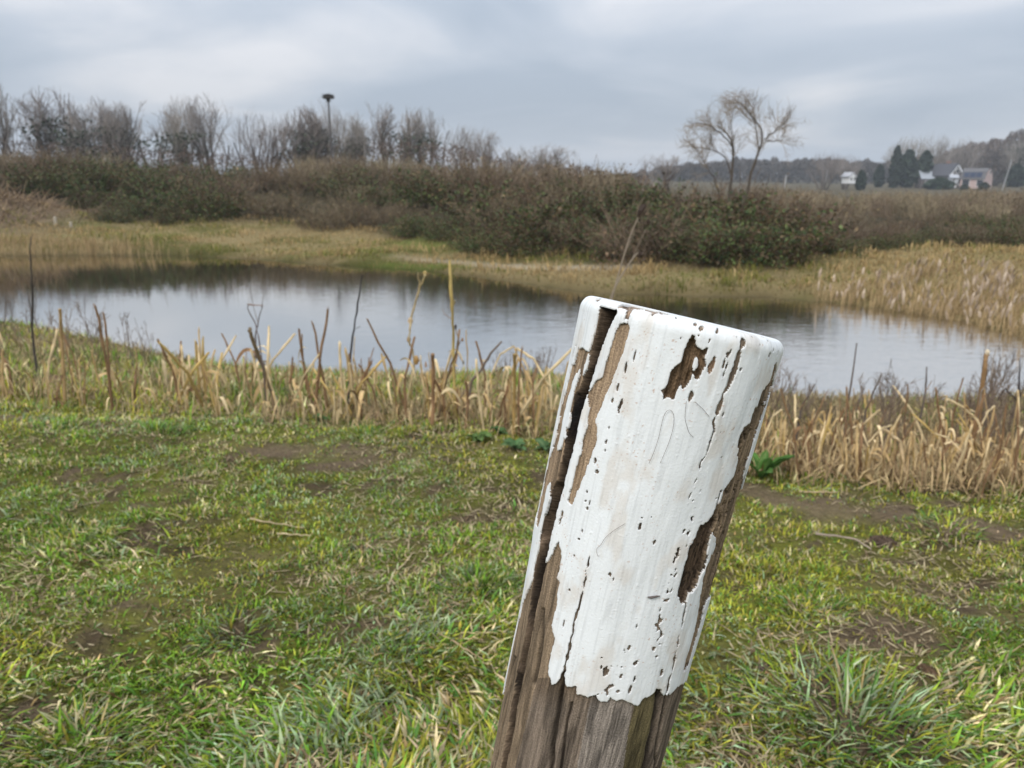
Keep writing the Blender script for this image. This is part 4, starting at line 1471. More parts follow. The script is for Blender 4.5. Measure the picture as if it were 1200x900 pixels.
# ------------------------------------------------------------------ scrub on the far bank
def bush_mesh(seed, kind):
    g = np.random.default_rng(seed)
    pr_ = []
    ns = 46
    S = np.stack([g.normal(0, .45, ns), g.normal(0, .35, ns), np.full(ns, -.15)], 1)
    D = np.stack([S[:, 0] * .7 + g.normal(0, .3, ns), S[:, 1] * .7 + g.normal(0, .3, ns), np.full(ns, 1.1)], 1)
    if kind == 'thicket':
        ns = 110
        S = np.stack([np.clip(g.normal(0, .6, ns), -1, 1), np.clip(g.normal(0, .5, ns), -1, 1), np.full(ns, -.15)], 1)
        D = np.stack([g.normal(0, .16, ns), g.normal(0, .16, ns), np.ones(ns)], 1)
    up_ = {'bramble': -.12, 'twiggy': -.02, 'thicket': .03}[kind]
    P1 = grow(S, D, g.uniform(.9, 1.5, ns), 7, .12, up_, g)
    nb_ = {'bramble': 260, 'twiggy': 650, 'thicket': 420}[kind]
    s2, d2, _, _ = child(P1, nb_, g, .3, 1, .75)
    P2_ = grow(s2, d2, g.uniform(.2, .55, nb_), 4, .15, .0 if kind == 'bramble' else .05, g)
    if kind != 'thicket':
        m_ = g.choice(ns, 14, replace=False)
        P1 = np.concatenate([P1, grow(S[m_], D[m_] + g.normal(0, .35, (14, 3)), g.uniform(1.5, 2.1, 14), 7, .1, -.10 if kind == 'bramble' else .0, g)])
    cs = {'bramble': (.12, .075, .045), 'twiggy': (.16, .122, .082), 'thicket': (.235, .187, .122)}[kind]
    for P_, r in ((P1, .011), (P2_, .007)):
        V, F, _ = tubes(P_, np.linspace(r, r * .5, P_.shape[1])[None].repeat(len(P_), 0), 3)
        C = np.repeat(np.array(cs)[None] * g.uniform(.6, 1.5, (len(P_), 1)), P_.shape[1] * 3, 0)
        pr_.append((V, F, C))
    stems = join(pr_)
    nl = {'bramble': 4600, 'twiggy': 1000, 'thicket': 250}[kind]
    q, d_, _, _ = child(np.concatenate([P2_, P1[:, :4]]), nl, g, .1, 1, 1.2)
    q = q + g.normal(0, .07, q.shape)
    if kind != 'thicket':
        # low trailing skirt all round
        m_ = g.random(nl) < .3
        a_ = g.uniform(0, 6.28, nl)
        r_ = g.uniform(.6, 1.35, nl)
        q[m_] = np.stack([np.cos(a_) * r_, np.sin(a_) * r_ * .9, np.abs(g.normal(0, .22, nl)) + .02], 1)[m_]
    q[:, 2] = np.maximum(q[:, 2], .02)
    sz = g.uniform(.024, .055, nl)[:, None]
    a_ = nrm(g.normal(size=(nl, 3)) + np.array([0, -.3, .9]))
    t_ = nrm(np.cross(a_, g.normal(size=(nl, 3))))
    b_ = np.cross(a_, t_)
    V = np.stack([q - t_ * sz, q - b_ * sz * .6, q + t_ * sz * 1.2, q + b_ * sz * .6], 1).reshape(-1, 3)
    F = np.arange(nl * 4).reshape(-1, 4)
    if kind == 'bramble':
        pal = np.array([(.04, .07, .016), (.065, .10, .022), (.115, .155, .045), (.15, .10, .05), (.08, .055, .032)])
        pk = g.choice(5, nl, p=[.24, .22, .15, .2, .19])
    else:
        pal = np.array([(.16, .105, .055), (.10, .07, .04), (.075, .095, .028), (.26, .18, .095), (.12, .075, .045)])
        pk = g.choice(5, nl, p=[.3, .25, .15, .1, .2])
    C = np.repeat(pal[pk] * g.uniform(.45, 1.45, (nl, 1)), 4, 0)
    return mesh('stems', *stems, M_twig), mesh('foliage', V, [F], C, M_leaf)


BM = {k: [bush_mesh(900 + 10 * i + len(k), k) for i in range(3)] for k in ('bramble', 'twiggy', 'thicket')}
BN = {'bramble': ('bramble_bush', 'dark leafy bramble bush', 'bramble'), 'twiggy': ('bare_shrub', 'brown leafless twiggy shrub', 'shrub'),
      'thicket': ('willow_shrub', 'reddish brown willow shrub', 'shrub')}


def landmark(px):
    for lim, s in ((60, 'at the left edge'), (120, 'below the vase shaped tree'), (210, 'below the dense brown tree'), (280, 'below the fan shaped tree'), (350, 'below the dome shaped willow'),
                   (420, 'below the nest pole'), (520, 'below the slim trees'), (600, 'below the faint trees'), (690, 'at mid bank'), (760, 'behind the teasels'),
                   (830, 'left of the lone tree'), (900, 'under the lone tree'), (980, 'right of the lone tree'), (1060, 'below the white cottage'), (1130, 'below the evergreens')):
        if px < lim: return s
    return 'below the pink house'


g = np.random.default_rng(51)


def add_bush(kind, px, y, s, row, sz=1.0):
    x = (px - 600) / 958 * y
    st, fo = BM[kind][g.integers(0, 3)]
    nm, lb, ct = BN[kind]
    r = empty(nm, (x, y, gz(x, y) - .05), g.uniform(0, 6.28))
    r.scale = (s * g.uniform(.95, 1.25), s * g.uniform(.95, 1.2), s * sz)
    obj('stems', st, r)
    obj('foliage', fo, r)
    tag(r, lb + ' in the ' + row + ', ' + landmark(px), ct, lb.replace('bush', 'bushes').replace('shrub', 'shrubs') + ' on the far bank')


for row, f0, f1, nn in (('front row', .0, .22, 46), ('middle row', .28, .6, 46), ('back row', .75, 1.05, 38)):
    for i in range(nn):
        px = -130 + 1460 * (i + g.uniform(.1, .9)) / nn
        yb, yt = np.interp(px, PXK, YB), np.interp(px, PXK, YT)
        y = yb + .4 + (yt - yb) * g.uniform(f0, f1)
        if row == 'front row':
            if px < 70: continue
            green = (90 < px < 275) or (820 < px < 960) or (1080 < px)
            pg = .85 if green else .35
            s = g.uniform(.45, .85) if not (280 < px < 560) else g.uniform(.45, .65)
            if 960 < px < 1080: s *= .8
        elif row == 'middle row':
            green = (20 < px < 290) or (330 < px < 520) or (690 < px < 980) or px > 1060
            pg = .85 if green else .2
            s = g.uniform(.5, .95)
        else:
            pg = .5 if (100 < px < 300 or 780 < px < 900) else .12
            s = g.uniform(.5, .95)
        if px > 880: s *= np.interp(px, [880, 980], [.95, .62])
        kd = 'bramble' if g.random() < pg else 'twiggy'
        add_bush(kd, px, y, s, row)
# reddish willow shrubs behind on the right, tall twigs on the crest in the middle
for i in range(46):
    px = g.uniform(880, 1290)
    y = g.uniform(27, 52)
    add_bush('thicket', px, y, g.uniform(.7, .95), 'low ground', .95)
for i in range(20):
    px = 350 + 370 * (i + g.random()) / 20
    yt = np.interp(px, PXK, YT)
    add_bush('thicket', px, yt + g.uniform(.2, 2.5), g.uniform(.7, .95), 'crest', 1.05)
for i in range(10):
    px = -60 + 180 * g.random()
    add_bush('thicket' if i % 2 else 'twiggy', px, g.uniform(33, 36), g.uniform(.8, 1.0), 'crest', 1.0)

# brush heap on the left mound, the two pale stakes in it
n = 900
bx_, by_ = -16.6 + g.normal(0, 1.25, n), 25.3 + g.normal(0, 1.2, n)
bz_ = terrain(bx_, by_)[0]
P_ = grow(np.stack([bx_, by_, bz_], 1), np.stack([g.normal(0, 1, n), g.normal(0, 1, n), g.uniform(.05, .9, n)], 1), g.uniform(.3, .8, n), 4, .15, -.03, g)
V, F, _ = tubes(P_, np.linspace(.014, .006, 4)[None].repeat(n, 0), 3)
tag(obj('brush_heap', mesh('brush_heap', V, F, np.repeat(lerp((.10, .07, .05), (.33, .24, .15), g.random(n)), 12, 0), M_twig)),
    'heap of brown cut brush on the mound at the left edge of the far bank', 'brush heap', kind='stuff')
for px, py, hh, lb in ((63, 248, .22, 'taller pale stake on the mound at the left edge'), (81, 249, .14, 'shorter pale stake right of the taller one on the mound')):
    y = 24.6
    q = at_depth(px, py, y)
    q[2] = gz(q[0], q[1])
    V, F, _ = tubes(np.array([[(0, 0, -.05), (0, 0, hh * .5), (.01, 0, hh * .9), (.01, 0, hh)]]), np.array([[.05, .045, .04, .02]]), 8, True)
    tag(obj('pale_stake', mesh('pale_stake', V, F, np.broadcast_to((.40, .35, .28), V.shape), M_dry), loc=q), lb, 'stake', 'pale stakes on the mound')


# ------------------------------------------------------------------ bare trees
def tree_meshes(seed, kind):
    """a bare winter tree of height 1 (unit), as trunk + crown meshes"""
    g = np.random.default_rng(seed)
    if kind == 'vase':
        ns, sp_, L0, upk, n2, n3, n4 = 6, .22, .5, .075, 60, 320, 1250
    elif kind == 'slim':
        ns, sp_, L0, upk, n2, n3, n4 = 2, .05, .8, .075, 50, 220, 800
    elif kind == 'dome':
        ns, sp_, L0, upk, n2, n3, n4 = 11, .40, .42, .06, 85, 420, 1500
    elif kind == 'dense':
        ns, sp_, L0, upk, n2, n3, n4 = 8, .18, .55, .075, 95, 520, 2000
    else:   # airy
        ns, sp_, L0, upk, n2, n3, n4 = 5, .16, .5, .075, 50, 260, 1200
    S = np.stack([g.normal(0, .02, ns), g.normal(0, .02, ns), np.full(ns, -.03)], 1)
    a = np.arange(ns) * 2.4
    D = np.stack([np.cos(a) * sp_ * g.uniform(.4, 1.2, ns), np.sin(a) * sp_ * g.uniform(.4, 1.2, ns), np.ones(ns)], 1)
    P1 = grow(S, D, g.uniform(.85, 1.15, ns) * L0, 8, .07, .02, g)
    s2, d2, i2, t2 = child(P1, n2, g, .3, 1, .42)
    P2_ = grow(s2, d2, g.uniform(.22, .42, n2) * (1.15 - .4 * t2), 6, .09, upk, g)
    s3, d3, _, t3 = child(P2_, n3, g, .25, 1, .5)
    P3_ = grow(s3, d3, g.uniform(.10, .2, n3), 4, .12, upk, g)
    s4, d4, _, _ = child(P3_, n4, g, .2, 1, .55)
    P4_ = grow(s4, d4, g.uniform(.04, .10, n4), 3, .12, upk, g)
    # keep the twigs within the rounded outline of the crown
    zt_ = np.percentile(P4_[:, -1, 2], 97)
    rx_ = {'vase': .24, 'slim': .12, 'dome': .34, 'dense': .20, 'airy': .26}[kind] * zt_
    zl_ = {'vase': .30, 'slim': .22, 'dome': .12, 'dense': .16, 'airy': .3}[kind] * zt_
    zc_ = (zt_ + zl_) / 2

    def inside(P_):
        q = P_[:, -1]
        bump_ = 1 + .18 * np.sin(np.arctan2(q[:, 1], q[:, 0]) * 3 + q[:, 2] * 14)
        return ((q[:, 0] ** 2 + q[:, 1] ** 2) / (rx_ * bump_) ** 2 + ((q[:, 2] - zc_) / (zt_ - zc_)) ** 2) < 1
    P2_, P3_, P4_ = P2_[inside(P2_)], P3_[inside(P3_)], P4_[inside(P4_)]
    allp = np.concatenate([P4_.reshape(-1, 3)])
    hgt = np.percentile(allp[:, 2], 99.5)
    k_ = 1 / hgt
    tr = tubes(P1 * k_, np.linspace(.014, .005, 8)[None].repeat(ns, 0), 5)
    ct = np.broadcast_to((.115, .095, .078), tr[0].shape)
    pr_ = []
    for P_, r0_, r1_ in ((P2_, .005, .0025), (P3_, .0020, .0010), (P4_, .0012, .0007)):
        V, F, _ = tubes(P_ * k_, np.linspace(r0_, r1_, P_.shape[1])[None].repeat(len(P_), 0), 3)
        pr_.append((V, F, np.repeat(np.array((.255, .225, .20))[None] * g.uniform(.7, 1.4, (len(P_), 1)), P_.shape[1] * 3, 0)))
    wid = np.percentile(np.abs(allp[:, 0]), 97) * 2 * k_
    return mesh('trunk', tr[0], tr[1], ct, M_twig), mesh('crown', *join(pr_), M_twig), wid


TM = {k: [tree_meshes(1000 + 17 * i + len(k) * 3, k) for i in range(2)] for k in ('vase', 'slim', 'dome', 'dense', 'airy')}


def ivy_mesh(seed):
    g = np.random.default_rng(seed)
    n = 1500
    h = g.uniform(.05, .75, n)
    q = np.stack([g.normal(0, .05, n) * (1 + h), g.normal(0, .05, n) * (1 + h), h], 1)
    q += .05 * np.stack([np.sin(h * 23), np.cos(h * 17), 0 * h], 1)
    sz = g.uniform(.006, .014, n)[:, None]
    t_ = nrm(g.normal(size=(n, 3)))
    b_ = nrm(np.cross(t_, g.normal(size=(n, 3))))
    V = np.stack([q - t_ * sz, q - b_ * sz, q + t_ * sz, q + b_ * sz], 1).reshape(-1, 3)
    C = np.repeat(np.array((.045, .055, .03))[None] * g.uniform(.6, 1.5, (n, 1)), 4, 0)
    return mesh('ivy', V, [np.arange(n * 4).reshape(-1, 4)], C, M_leaf)


IVY = [ivy_mesh(1100 + i) for i in range(2)]
g = np.random.default_rng(61)


def add_tree(px, top, wpx, kind, D, label, cat='bare tree', base=None, ivy=False, group='bare trees along the horizon'):
    x = (px - 600) / 958 * D
    zb = gz(x, D) - .1 if base is None else base
    ztop = at_depth(px, top, D)[2]
    h = ztop - zb
    tr, cr_, wid = TM[kind][g.integers(0, 2)]
    r = empty('bare_tree', (x, D, zb), g.uniform(0, 6.28))
    wx_ = 1.04 * wpx / FPX * D / (wid * 1.0)
    r.scale = (wx_, wx_, h)
    obj('trunk', tr, r)
    obj('crown', cr_, r)
    if ivy: obj('ivy', IVY[g.integers(0, 2)], r)
    tag(r, label, cat, group)
    return r


T_ = [(2, 95, 46, 'vase', 58, 'tall bare tree cut off by the left edge', 0), (72, 105, 54, 'vase', 62, 'tall vase shaped bare tree, second from the left edge', 1), (100, 127, 30, 'slim', 60, 'thin dark bare tree right of the vase shaped tree', 1),
      (126, 118, 40, 'dense', 64, 'dense brown bare tree, left half of the dark pair', 0), (150, 121, 36, 'dense', 62, 'dense brown bare tree, right half of the dark pair', 1), (187, 117, 34, 'slim', 66, 'slim bare tree right of the dark pair', 0),
      (212, 130, 30, 'slim', 62, 'slim bare tree with ivy left of the broad fan shaped tree', 1), (224, 113, 34, 'vase', 66, 'upright bare tree joined to the left of the broad fan', 0), (250, 112, 50, 'vase', 64, 'broad fan shaped bare tree left of the willow', 0), (308, 131, 66, 'dome', 60, 'low dome shaped bare willow standing alone', 0),
      (362, 126, 46, 'dense', 58, 'dark ivy clad tree left of the nest pole', 1), (384, 120, 44, 'dome', 59, 'round dark bare tree behind the nest pole', 1), (415, 137, 38, 'dense', 58, 'dark bare tree just right of the nest pole', 1), (430, 119, 22, 'slim', 68, 'tallest slim bare tree right of the nest pole', 0),
      (455, 124, 30, 'slim', 68, 'slim bare tree in the middle of the row right of the nest pole', 0), (470, 134, 26, 'slim', 70, 'thin bare tree behind the row right of the nest pole', 0), (484, 129, 28, 'slim', 66, 'upright slim bare tree, third from the right of its row', 1), (501, 128, 26, 'vase', 68, 'bare tree, second from the right of its row', 0),
      (515, 136, 26, 'slim', 70, 'bare tree at the right end of the row right of the nest pole', 0), (545, 147, 34, 'airy', 74, 'faint thin bare tree, left one of the pair at mid bank', 0), (568, 152, 34, 'airy', 76, 'faint thin bare tree, right one of the pair at mid bank', 0),
      (612, 172, 44, 'airy', 60, 'low hazy bare tree on the crest, left of two', 0), (645, 170, 50, 'airy', 60, 'low hazy bare tree on the crest, right of two', 0), (775, 181, 40, 'airy', 70, 'faint low bare tree left of the lone spreading tree', 0),
      (965, 178, 36, 'dome', 150, 'distant grey bare tree left of the white cottage', 0), (990, 182, 34, 'dome', 160, 'distant grey bare tree above the white cottage', 0), (1063, 160, 46, 'dome', 190, 'bare round tree above the evergreens, left one', 0), (1088, 157, 40, 'dome', 190, 'bare round tree above the evergreens, right one', 0),
      (1128, 162, 34, 'dome', 200, 'bare tree behind the chimney of the dark house', 0), (1165, 164, 40, 'dome', 210, 'bare tree behind the pink gabled house', 0), (1190, 158, 36, 'dome', 200, 'bare tree rising at the right edge', 1)]
for px, tp, wd, kd, D, lb, iv in T_:
    add_tree(px, tp, wd, kd, D, lb, ivy=bool(iv))

# lone spreading tree on the bank: main limbs follow the real ones
LY = 18.6
LIMBS = [[(852, 258), (854, 222), (859, 200), (861, 180), (860, 168), (852, 155), (842, 148)], [(873, 256), (874, 220), (878, 198), (888, 180), (898, 166), (896, 152), (886, 139), (875, 128)],
         [(860, 172), (850, 160), (838, 150), (825, 145), (805, 142)], [(857, 205), (852, 180), (835, 175), (815, 173), (798, 171)], [(896, 163), (905, 155), (915, 148), (922, 143)],
         [(890, 178), (886, 155), (885, 138), (882, 120)], [(861, 180), (856, 150), (858, 130), (866, 116)], [(875, 128), (866, 120), (860, 116)], [(846, 235), (832, 200), (822, 185), (810, 168)], [(898, 165), (912, 166), (920, 160)]]
lx = at_depth(862, 250, LY)
lroot = empty('spreading_tree', (lx[0], LY, gz(lx[0], LY)))
tag(lroot, 'lone spreading bare tree with two leaning trunks rising from the scrub right of centre', 'bare tree')
lb_ = np.array(lroot.location)
pr_t, limbs = [], []
g = np.random.default_rng(71)
for k, pts in enumerate(LIMBS):
    yo = [0, .2, -.5, .4, -.3, .5, .3, .6, -.4, .4][k]
    P = np.array([at_depth(u_, v_, LY + yo * j / len(pts)) - lb_ for j, (u_, v_) in enumerate(pts)])
    Q = smooth_path(P, 12)
    Q[1:-1] += g.normal(0, .012, (10, 3))
    r0_ = [.033, .036, .016, .016, .016, .013, .013, .012, .013, .011][k]
    V, F, _ = tubes(Q[None], np.linspace(r0_, r0_ * .35, 12)[None], 6)
    pr_t.append((V, F, np.array((.085, .068, .052))))
    limbs.append(Q)
limbs = np.array(limbs)
obj('trunk', mesh('trunk', *join(pr_t), M_twig), lroot)
s2, d2, _, _ = child(limbs, 210, g, .36, 1, .9)
P2_ = grow(s2, d2, g.uniform(.3, .7, 210), 6, .10, .04, g)
s3, d3, _, _ = child(P2_, 1700, g, .2, 1, .8)
P3_ = grow(s3, d3, g.uniform(.12, .35, 1700), 4, .16, .03, g)
cz_ = at_depth(860, 178, LY)[2] - lb_[2]
rx_ = 75 / FPX * LY
q_ = P3_[:, -1]
P3_ = P3_[(q_[:, 0] / rx_) ** 2 + ((q_[:, 2] - cz_) / (rx_ * .93)) ** 2 < g.uniform(.85, 1.05, len(q_))]
q_ = P2_[:, -1]
P2_ = P2_[(q_[:, 0] / rx_) ** 2 + ((q_[:, 2] - cz_) / (rx_ * .93)) ** 2 < 1]
pr_ = []
for P_, r in ((P2_, .0065), (P3_, .0038)):
    V, F, _ = tubes(P_, np.linspace(r, r * .45, P_.shape[1])[None].repeat(len(P_), 0), 3)
    pr_.append((V, F, np.array((.25, .20, .16))))
obj('crown', mesh('crown', *join(pr_), M_twig), lroot)


# evergreens and the distant wood
def evergreen(px, top, wpx, D, label, seed, slim=True):
    g = np.random.default_rng(seed)
    x = (px - 600) / 958 * D
    zb = gz(x, D)
    h = at_depth(px, top, D)[2] - zb
    wr = wpx / FPX * D * .5
    n = 2600
    t_ = g.random(n) ** .8
    prof = np.sin(np.pi * np.clip(.12 + .86 * t_, 0, 1)) ** .6 * (1 - .25 * t_)
    a = g.uniform(0, 6.28, n)
    rr = wr * prof * np.sqrt(g.uniform(.35, 1, n)) * (1 + .38 * np.sin(a * 3 + t_ * 9 + seed) * np.sin(t_ * 17 + seed * 2))
    q = np.stack([rr * np.cos(a), rr * np.sin(a), (.03 + .97 * t_) * h], 1)
    sz = g.uniform(.18, .42, (n, 1)) * wr * .35 + .08
    u_ = nrm(g.normal(size=(n, 3)))
    v_ = nrm(np.cross(u_, g.normal(size=(n, 3))))
    V = np.stack([q - u_ * sz, q - v_ * sz, q + u_ * sz, q + v_ * sz], 1).reshape(-1, 3)
    C = np.repeat(np.array((.032, .05, .028))[None] * g.uniform(.55, 1.6, (n, 1)), 4, 0)
    r = empty('evergreen_tree', (x, D, zb))
    tag(r, label, 'evergreen', 'evergreens by the houses')
    V2, F2, _ = tubes(np.array([[(0, 0, -.2), (0, 0, h * .4), (0, 0, h * .9)]]), np.array([[.25, .18, .04]]), 6)
    obj('trunk', mesh('trunk', V2, F2, np.broadcast_to((.08, .06, .045), V2.shape), M_twig), r)
    obj('crown', mesh('crown', V, [np.arange(n * 4).reshape(-1, 4)], C, M_leaf), r)


evergreen(1047, 171, 14, 180, 'narrow dark evergreen at the left of the tall clump', 1201)
evergreen(1061, 176, 22, 182, 'broad dark evergreen in the middle of the tall clump', 1202)
evergreen(1081, 177, 20, 180, 'dark evergreen at the right of the tall clump', 1203)
evergreen(1029, 193, 12, 190, 'small round evergreen left of the tall clump', 1204)
evergreen(1008, 200, 12, 150, 'small dark evergreen beside the white cottage', 1205)
evergreen(1100, 210, 30, 165, 'clipped dark hedge shrub left of the pink gabled house', 1206)
evergreen(1130, 216, 8, 158, 'small dark shrub at the foot of the dark house', 1207)
evergreen(1153, 214, 11, 158, 'small dark shrub in front of the pink gable', 1208)
evergreen(1188, 193, 20, 190, 'dark round evergreen right of the leaning white pole', 1209)
evergreen(1197, 157, 18, 215, 'tall dark evergreen at the right edge', 1210)


def woodland(name, label, pxs, tops, D0, D1, n, seed, c, fs):
    g = np.random.default_rng(seed)
    px = g.uniform(pxs[0], pxs[-1], n)
    D = g.uniform(D0, D1, n)
    crown = np.floor(px / 9)
    jitter = (hsh(crown, crown * 0 + 3, seed) - .35) * 9
    top = np.interp(px, pxs, tops) + jitter * np.abs(np.sin((px / 9 - crown) * np.pi)) ** .5 * -.8 + g.uniform(0, 4, n)
    x = (px - 600) / 958 * D
    b_ = (450 - top) / FPX
    ztop = H + D * (-sp + b_ * cp) / (cp + b_ * sp)
    zb = terrain(x, D, False)[0]
    z = zb + (ztop - zb) * g.random(n) ** .6
    q = np.stack([x, D, z], 1)
    sz = g.uniform(.3, 1., (n, 1)) * fs
    u_ = nrm(g.normal(size=(n, 3)) * np.array([1, 1, 1.6]))
    v_ = nrm(np.cross(u_, g.normal(size=(n, 3))))
    V = np.stack([q - u_ * sz, q - v_ * sz * .3, q + u_ * sz, q + v_ * sz * .3], 1).reshape(-1, 3)
    C = np.repeat(np.array(c)[None] * g.uniform(.6, 1.5, (n, 1)) * (.85 + .3 * hsh(crown, crown * 0 + 8, seed))[:, None], 4, 0)
    tag(obj(name, mesh(name, V, [np.arange(n * 4).reshape(-1, 4)], C, M_twig)), label, 'woodland', kind='stuff')


woodland('far_woodland', 'distant grey wooded ridge along the horizon on the right', [690, 740, 790, 850, 920, 1000, 1040, 1100, 1180, 1320], [211, 204, 192, 187, 188, 188, 190, 186, 180, 176], 255, 290, 48000, 81, (.085, .075, .068), .9)
woodland('near_woodland', 'brown leafless wood behind the houses on the right', [1085, 1110, 1140, 1170, 1190, 1330], [186, 176, 165, 161, 150, 132], 205, 225, 24000, 82, (.13, .105, .085), .6)
woodland('low_scrub', 'low brown scrub between the tree trunks on the left horizon', [-200, 0, 60, 150, 280, 330, 400, 520, 600, 700, 760], [165, 160, 168, 172, 183, 180, 165, 168, 186, 198, 206], 56, 64, 40000, 83, (.14, .105, .08), .13)


# ------------------------------------------------------------------ nest pole
def box(x0, x1, y0, y1, z0, z1, c):
    V = np.array([(x, y, z) for z in (z0, z1) for y in (y0, y1) for x in (x0, x1)], float)
    F = np.array([(0, 2, 3, 1), (4, 5, 7, 6), (0, 1, 5, 4), (2, 6, 7, 3), (0, 4, 6, 2), (1, 3, 7, 5)])
    return V, [F], np.array(c)


D = 56.
x = (390.5 - 600) / 958 * D
zb = gz(x, D)
zt_ = at_depth(390.5, 113, D)[2]
np_ = empty('nest_pole', (x, D, zb))
tag(np_, 'tall thin pole carrying a wide nest platform above the trees on the left', 'nest pole')
V, F, _ = tubes(np.array([[(0, 0, -.2), (0, 0, 3), (0, 0, zt_ - zb - .1)]]), np.array([[.075, .065, .055]]), 8, True)
obj('pole', mesh('pole', V, F, np.broadcast_to((.09, .08, .075), V.shape), M_build), np_)
hh = zt_ - zb
obj('platform', mesh('platform', *join([box(-.36, .36, -.36, .36, hh - .1, hh - .04, (.07, .06, .05)), box(-.34, .34, -.04, .04, hh - .16, hh - .1, (.07, .06, .05)), box(-.12, .12, -.1, .1, hh - .34, hh - .16, (.07, .06, .05))]), M_build), np_)
g = np.random.default_rng(91)
n = 140
a = g.uniform(0, 6.28, n)
S = np.stack([np.cos(a) * g.uniform(.1, .4, n), np.sin(a) * g.uniform(.1, .4, n), hh - .02 + g.uniform(0, .14, n)], 1)
P_ = grow(S, np.stack([-np.sin(a), np.cos(a), g.normal(0, .15, n)], 1), g.uniform(.1, .28, n), 3, .2, 0, g)
V, F, _ = tubes(P_, np.full((n, 3), .012), 3)
obj('nest', mesh('nest', V, F, np.broadcast_to((.06, .05, .04), V.shape), M_twig), np_)


# ------------------------------------------------------------------ houses
def gable_house(name, label, cat, loc, rz, w_, d_, eave, ridge, wc_, rc_, roof_over=.3, gambrel=False, wins=(), chimney=None, panels=False):
    r = empty(name, loc, rz)
    tag(r, label, cat)
    if gambrel:
        pf_ = [(-w_ / 2, 0), (w_ / 2, 0), (w_ / 2, eave), (w_ * .36, eave + (ridge - eave) * .62), (w_ * .12, ridge), (-w_ * .12, ridge), (-w_ * .36, eave + (ridge - eave) * .62), (-w_ / 2, eave)]
    else:
        pf_ = [(-w_ / 2, 0), (w_ / 2, 0), (w_ / 2, eave), (0, ridge), (-w_ / 2, eave)]
    k_ = len(pf_)
    V = np.array([(x, s * d_ / 2, z) for s in (-1, 1) for x, z in pf_], float)
    side_ = np.array([(i, (i + 1) % k_, k_ + (i + 1) % k_, k_ + i) for i in (0, 1, k_ - 1)])
    obj('wall', mesh('wall', V, [np.arange(k_)[None], (np.arange(k_)[::-1] + k_)[None], side_], np.broadcast_to(wc_, V.shape), M_build), r)
    top = pf_[2:]
    pr_ = []
    for (x0, z0), (x1, z1) in zip(top[:-1], top[1:]):
        ex, ez = x0 - x1, z0 - z1
        l_ = math.hypot(ex, ez)
        o0 = (x0 + (ex / l_ * .3 if (x0, z0) == top[0] else 0), z0 + (ez / l_ * .3 if (x0, z0) == top[0] else 0))
        o1 = (x1 - (ex / l_ * .3 if (x1, z1) == top[-1] else 0), z1 - (ez / l_ * .3 if (x1, z1) == top[-1] else 0))
        nx__, nz__ = -ez / l_, ex / l_
        if nz__ < 0: nx__, nz__ = -nx__, -nz__
        th_ = .14
        yy = d_ / 2 + .12
        Vq = np.array([(o[0] + nx__ * t, s * yy, o[1] + nz__ * t) for s in (-1, 1) for o in (o0, o1) for t in (.01, th_)])
        Fq = np.array([(0, 2, 3, 1), (4, 5, 7, 6), (0, 1, 5, 4), (2, 6, 7, 3), (1, 3, 7, 5), (0, 4, 6, 2)])
        pr_.append((Vq, [Fq], np.array(rc_)))
    ro = obj('roof', mesh('roof', *join(pr_), M_build), r)
    if panels:
        (x0, z0), (x1, z1) = top[-2], top[-1]
        for i in range(3):
            for s in range(2):
                yy = -d_ / 2 + .6 + i * (d_ - 1) / 3
                f0, f1 = .12 + s * .42, .12 + s * .42 + .36
                ax, az, bx2, bz = x0 + (x1 - x0) * f0, z0 + (z1 - z0) * f0, x0 + (x1 - x0) * f1, z0 + (z1 - z0) * f1
                Vq = np.array([(ax - .2, yy, az + .12), (bx2 - .2, yy, bz + .12), (bx2 - .2, yy + (d_ - 1) / 3 * .88, bz + .12), (ax - .2, yy + (d_ - 1) / 3 * .88, az + .12)])
                Vq = np.concatenate([Vq, Vq - np.array([-.03, 0, .06])])
                obj('solar_panel', mesh('solar_panel', Vq, [np.array([(0, 1, 2, 3), (7, 6, 5, 4), (0, 4, 5, 1), (1, 5, 6, 2), (2, 6, 7, 3), (3, 7, 4, 0)])], np.broadcast_to((.035, .05, .09), Vq.shape), M_build), ro)
    for (fx, z0, ww, hw, face) in wins:
        if face == 'g':
            f_ = box(fx - ww / 2 - .08, fx + ww / 2 + .08, -d_ / 2 - .05, -d_ / 2 + .02, z0 - .08, z0 + hw + .08, (.75, .75, .72))
            p_ = box(fx - ww / 2, fx + ww / 2, -d_ / 2 - .065, -d_ / 2 - .04, z0, z0 + hw, (.03, .035, .045))
        else:
            f_ = box(-w_ / 2 - .05, -w_ / 2 + .02, fx - ww / 2 - .08, fx + ww / 2 + .08, z0 - .08, z0 + hw + .08, (.75, .75, .72))
            p_ = box(-w_ / 2 - .065, -w_ / 2 - .04, fx - ww / 2, fx + ww / 2, z0, z0 + hw, (.03, .035, .045))
        wo = obj('window', mesh('window', *f_, M_build), r)
        obj('pane', mesh('pane', *p_, M_build), wo)
    if chimney:
        cx_, cy_, ct_ = chimney
        obj('chimney', mesh('chimney', *box(cx_ - .35, cx_ + .35, cy_ - .3, cy_ + .3, ridge - 1.5, ct_, (.24, .15, .12)), M_build), ro)
    return r


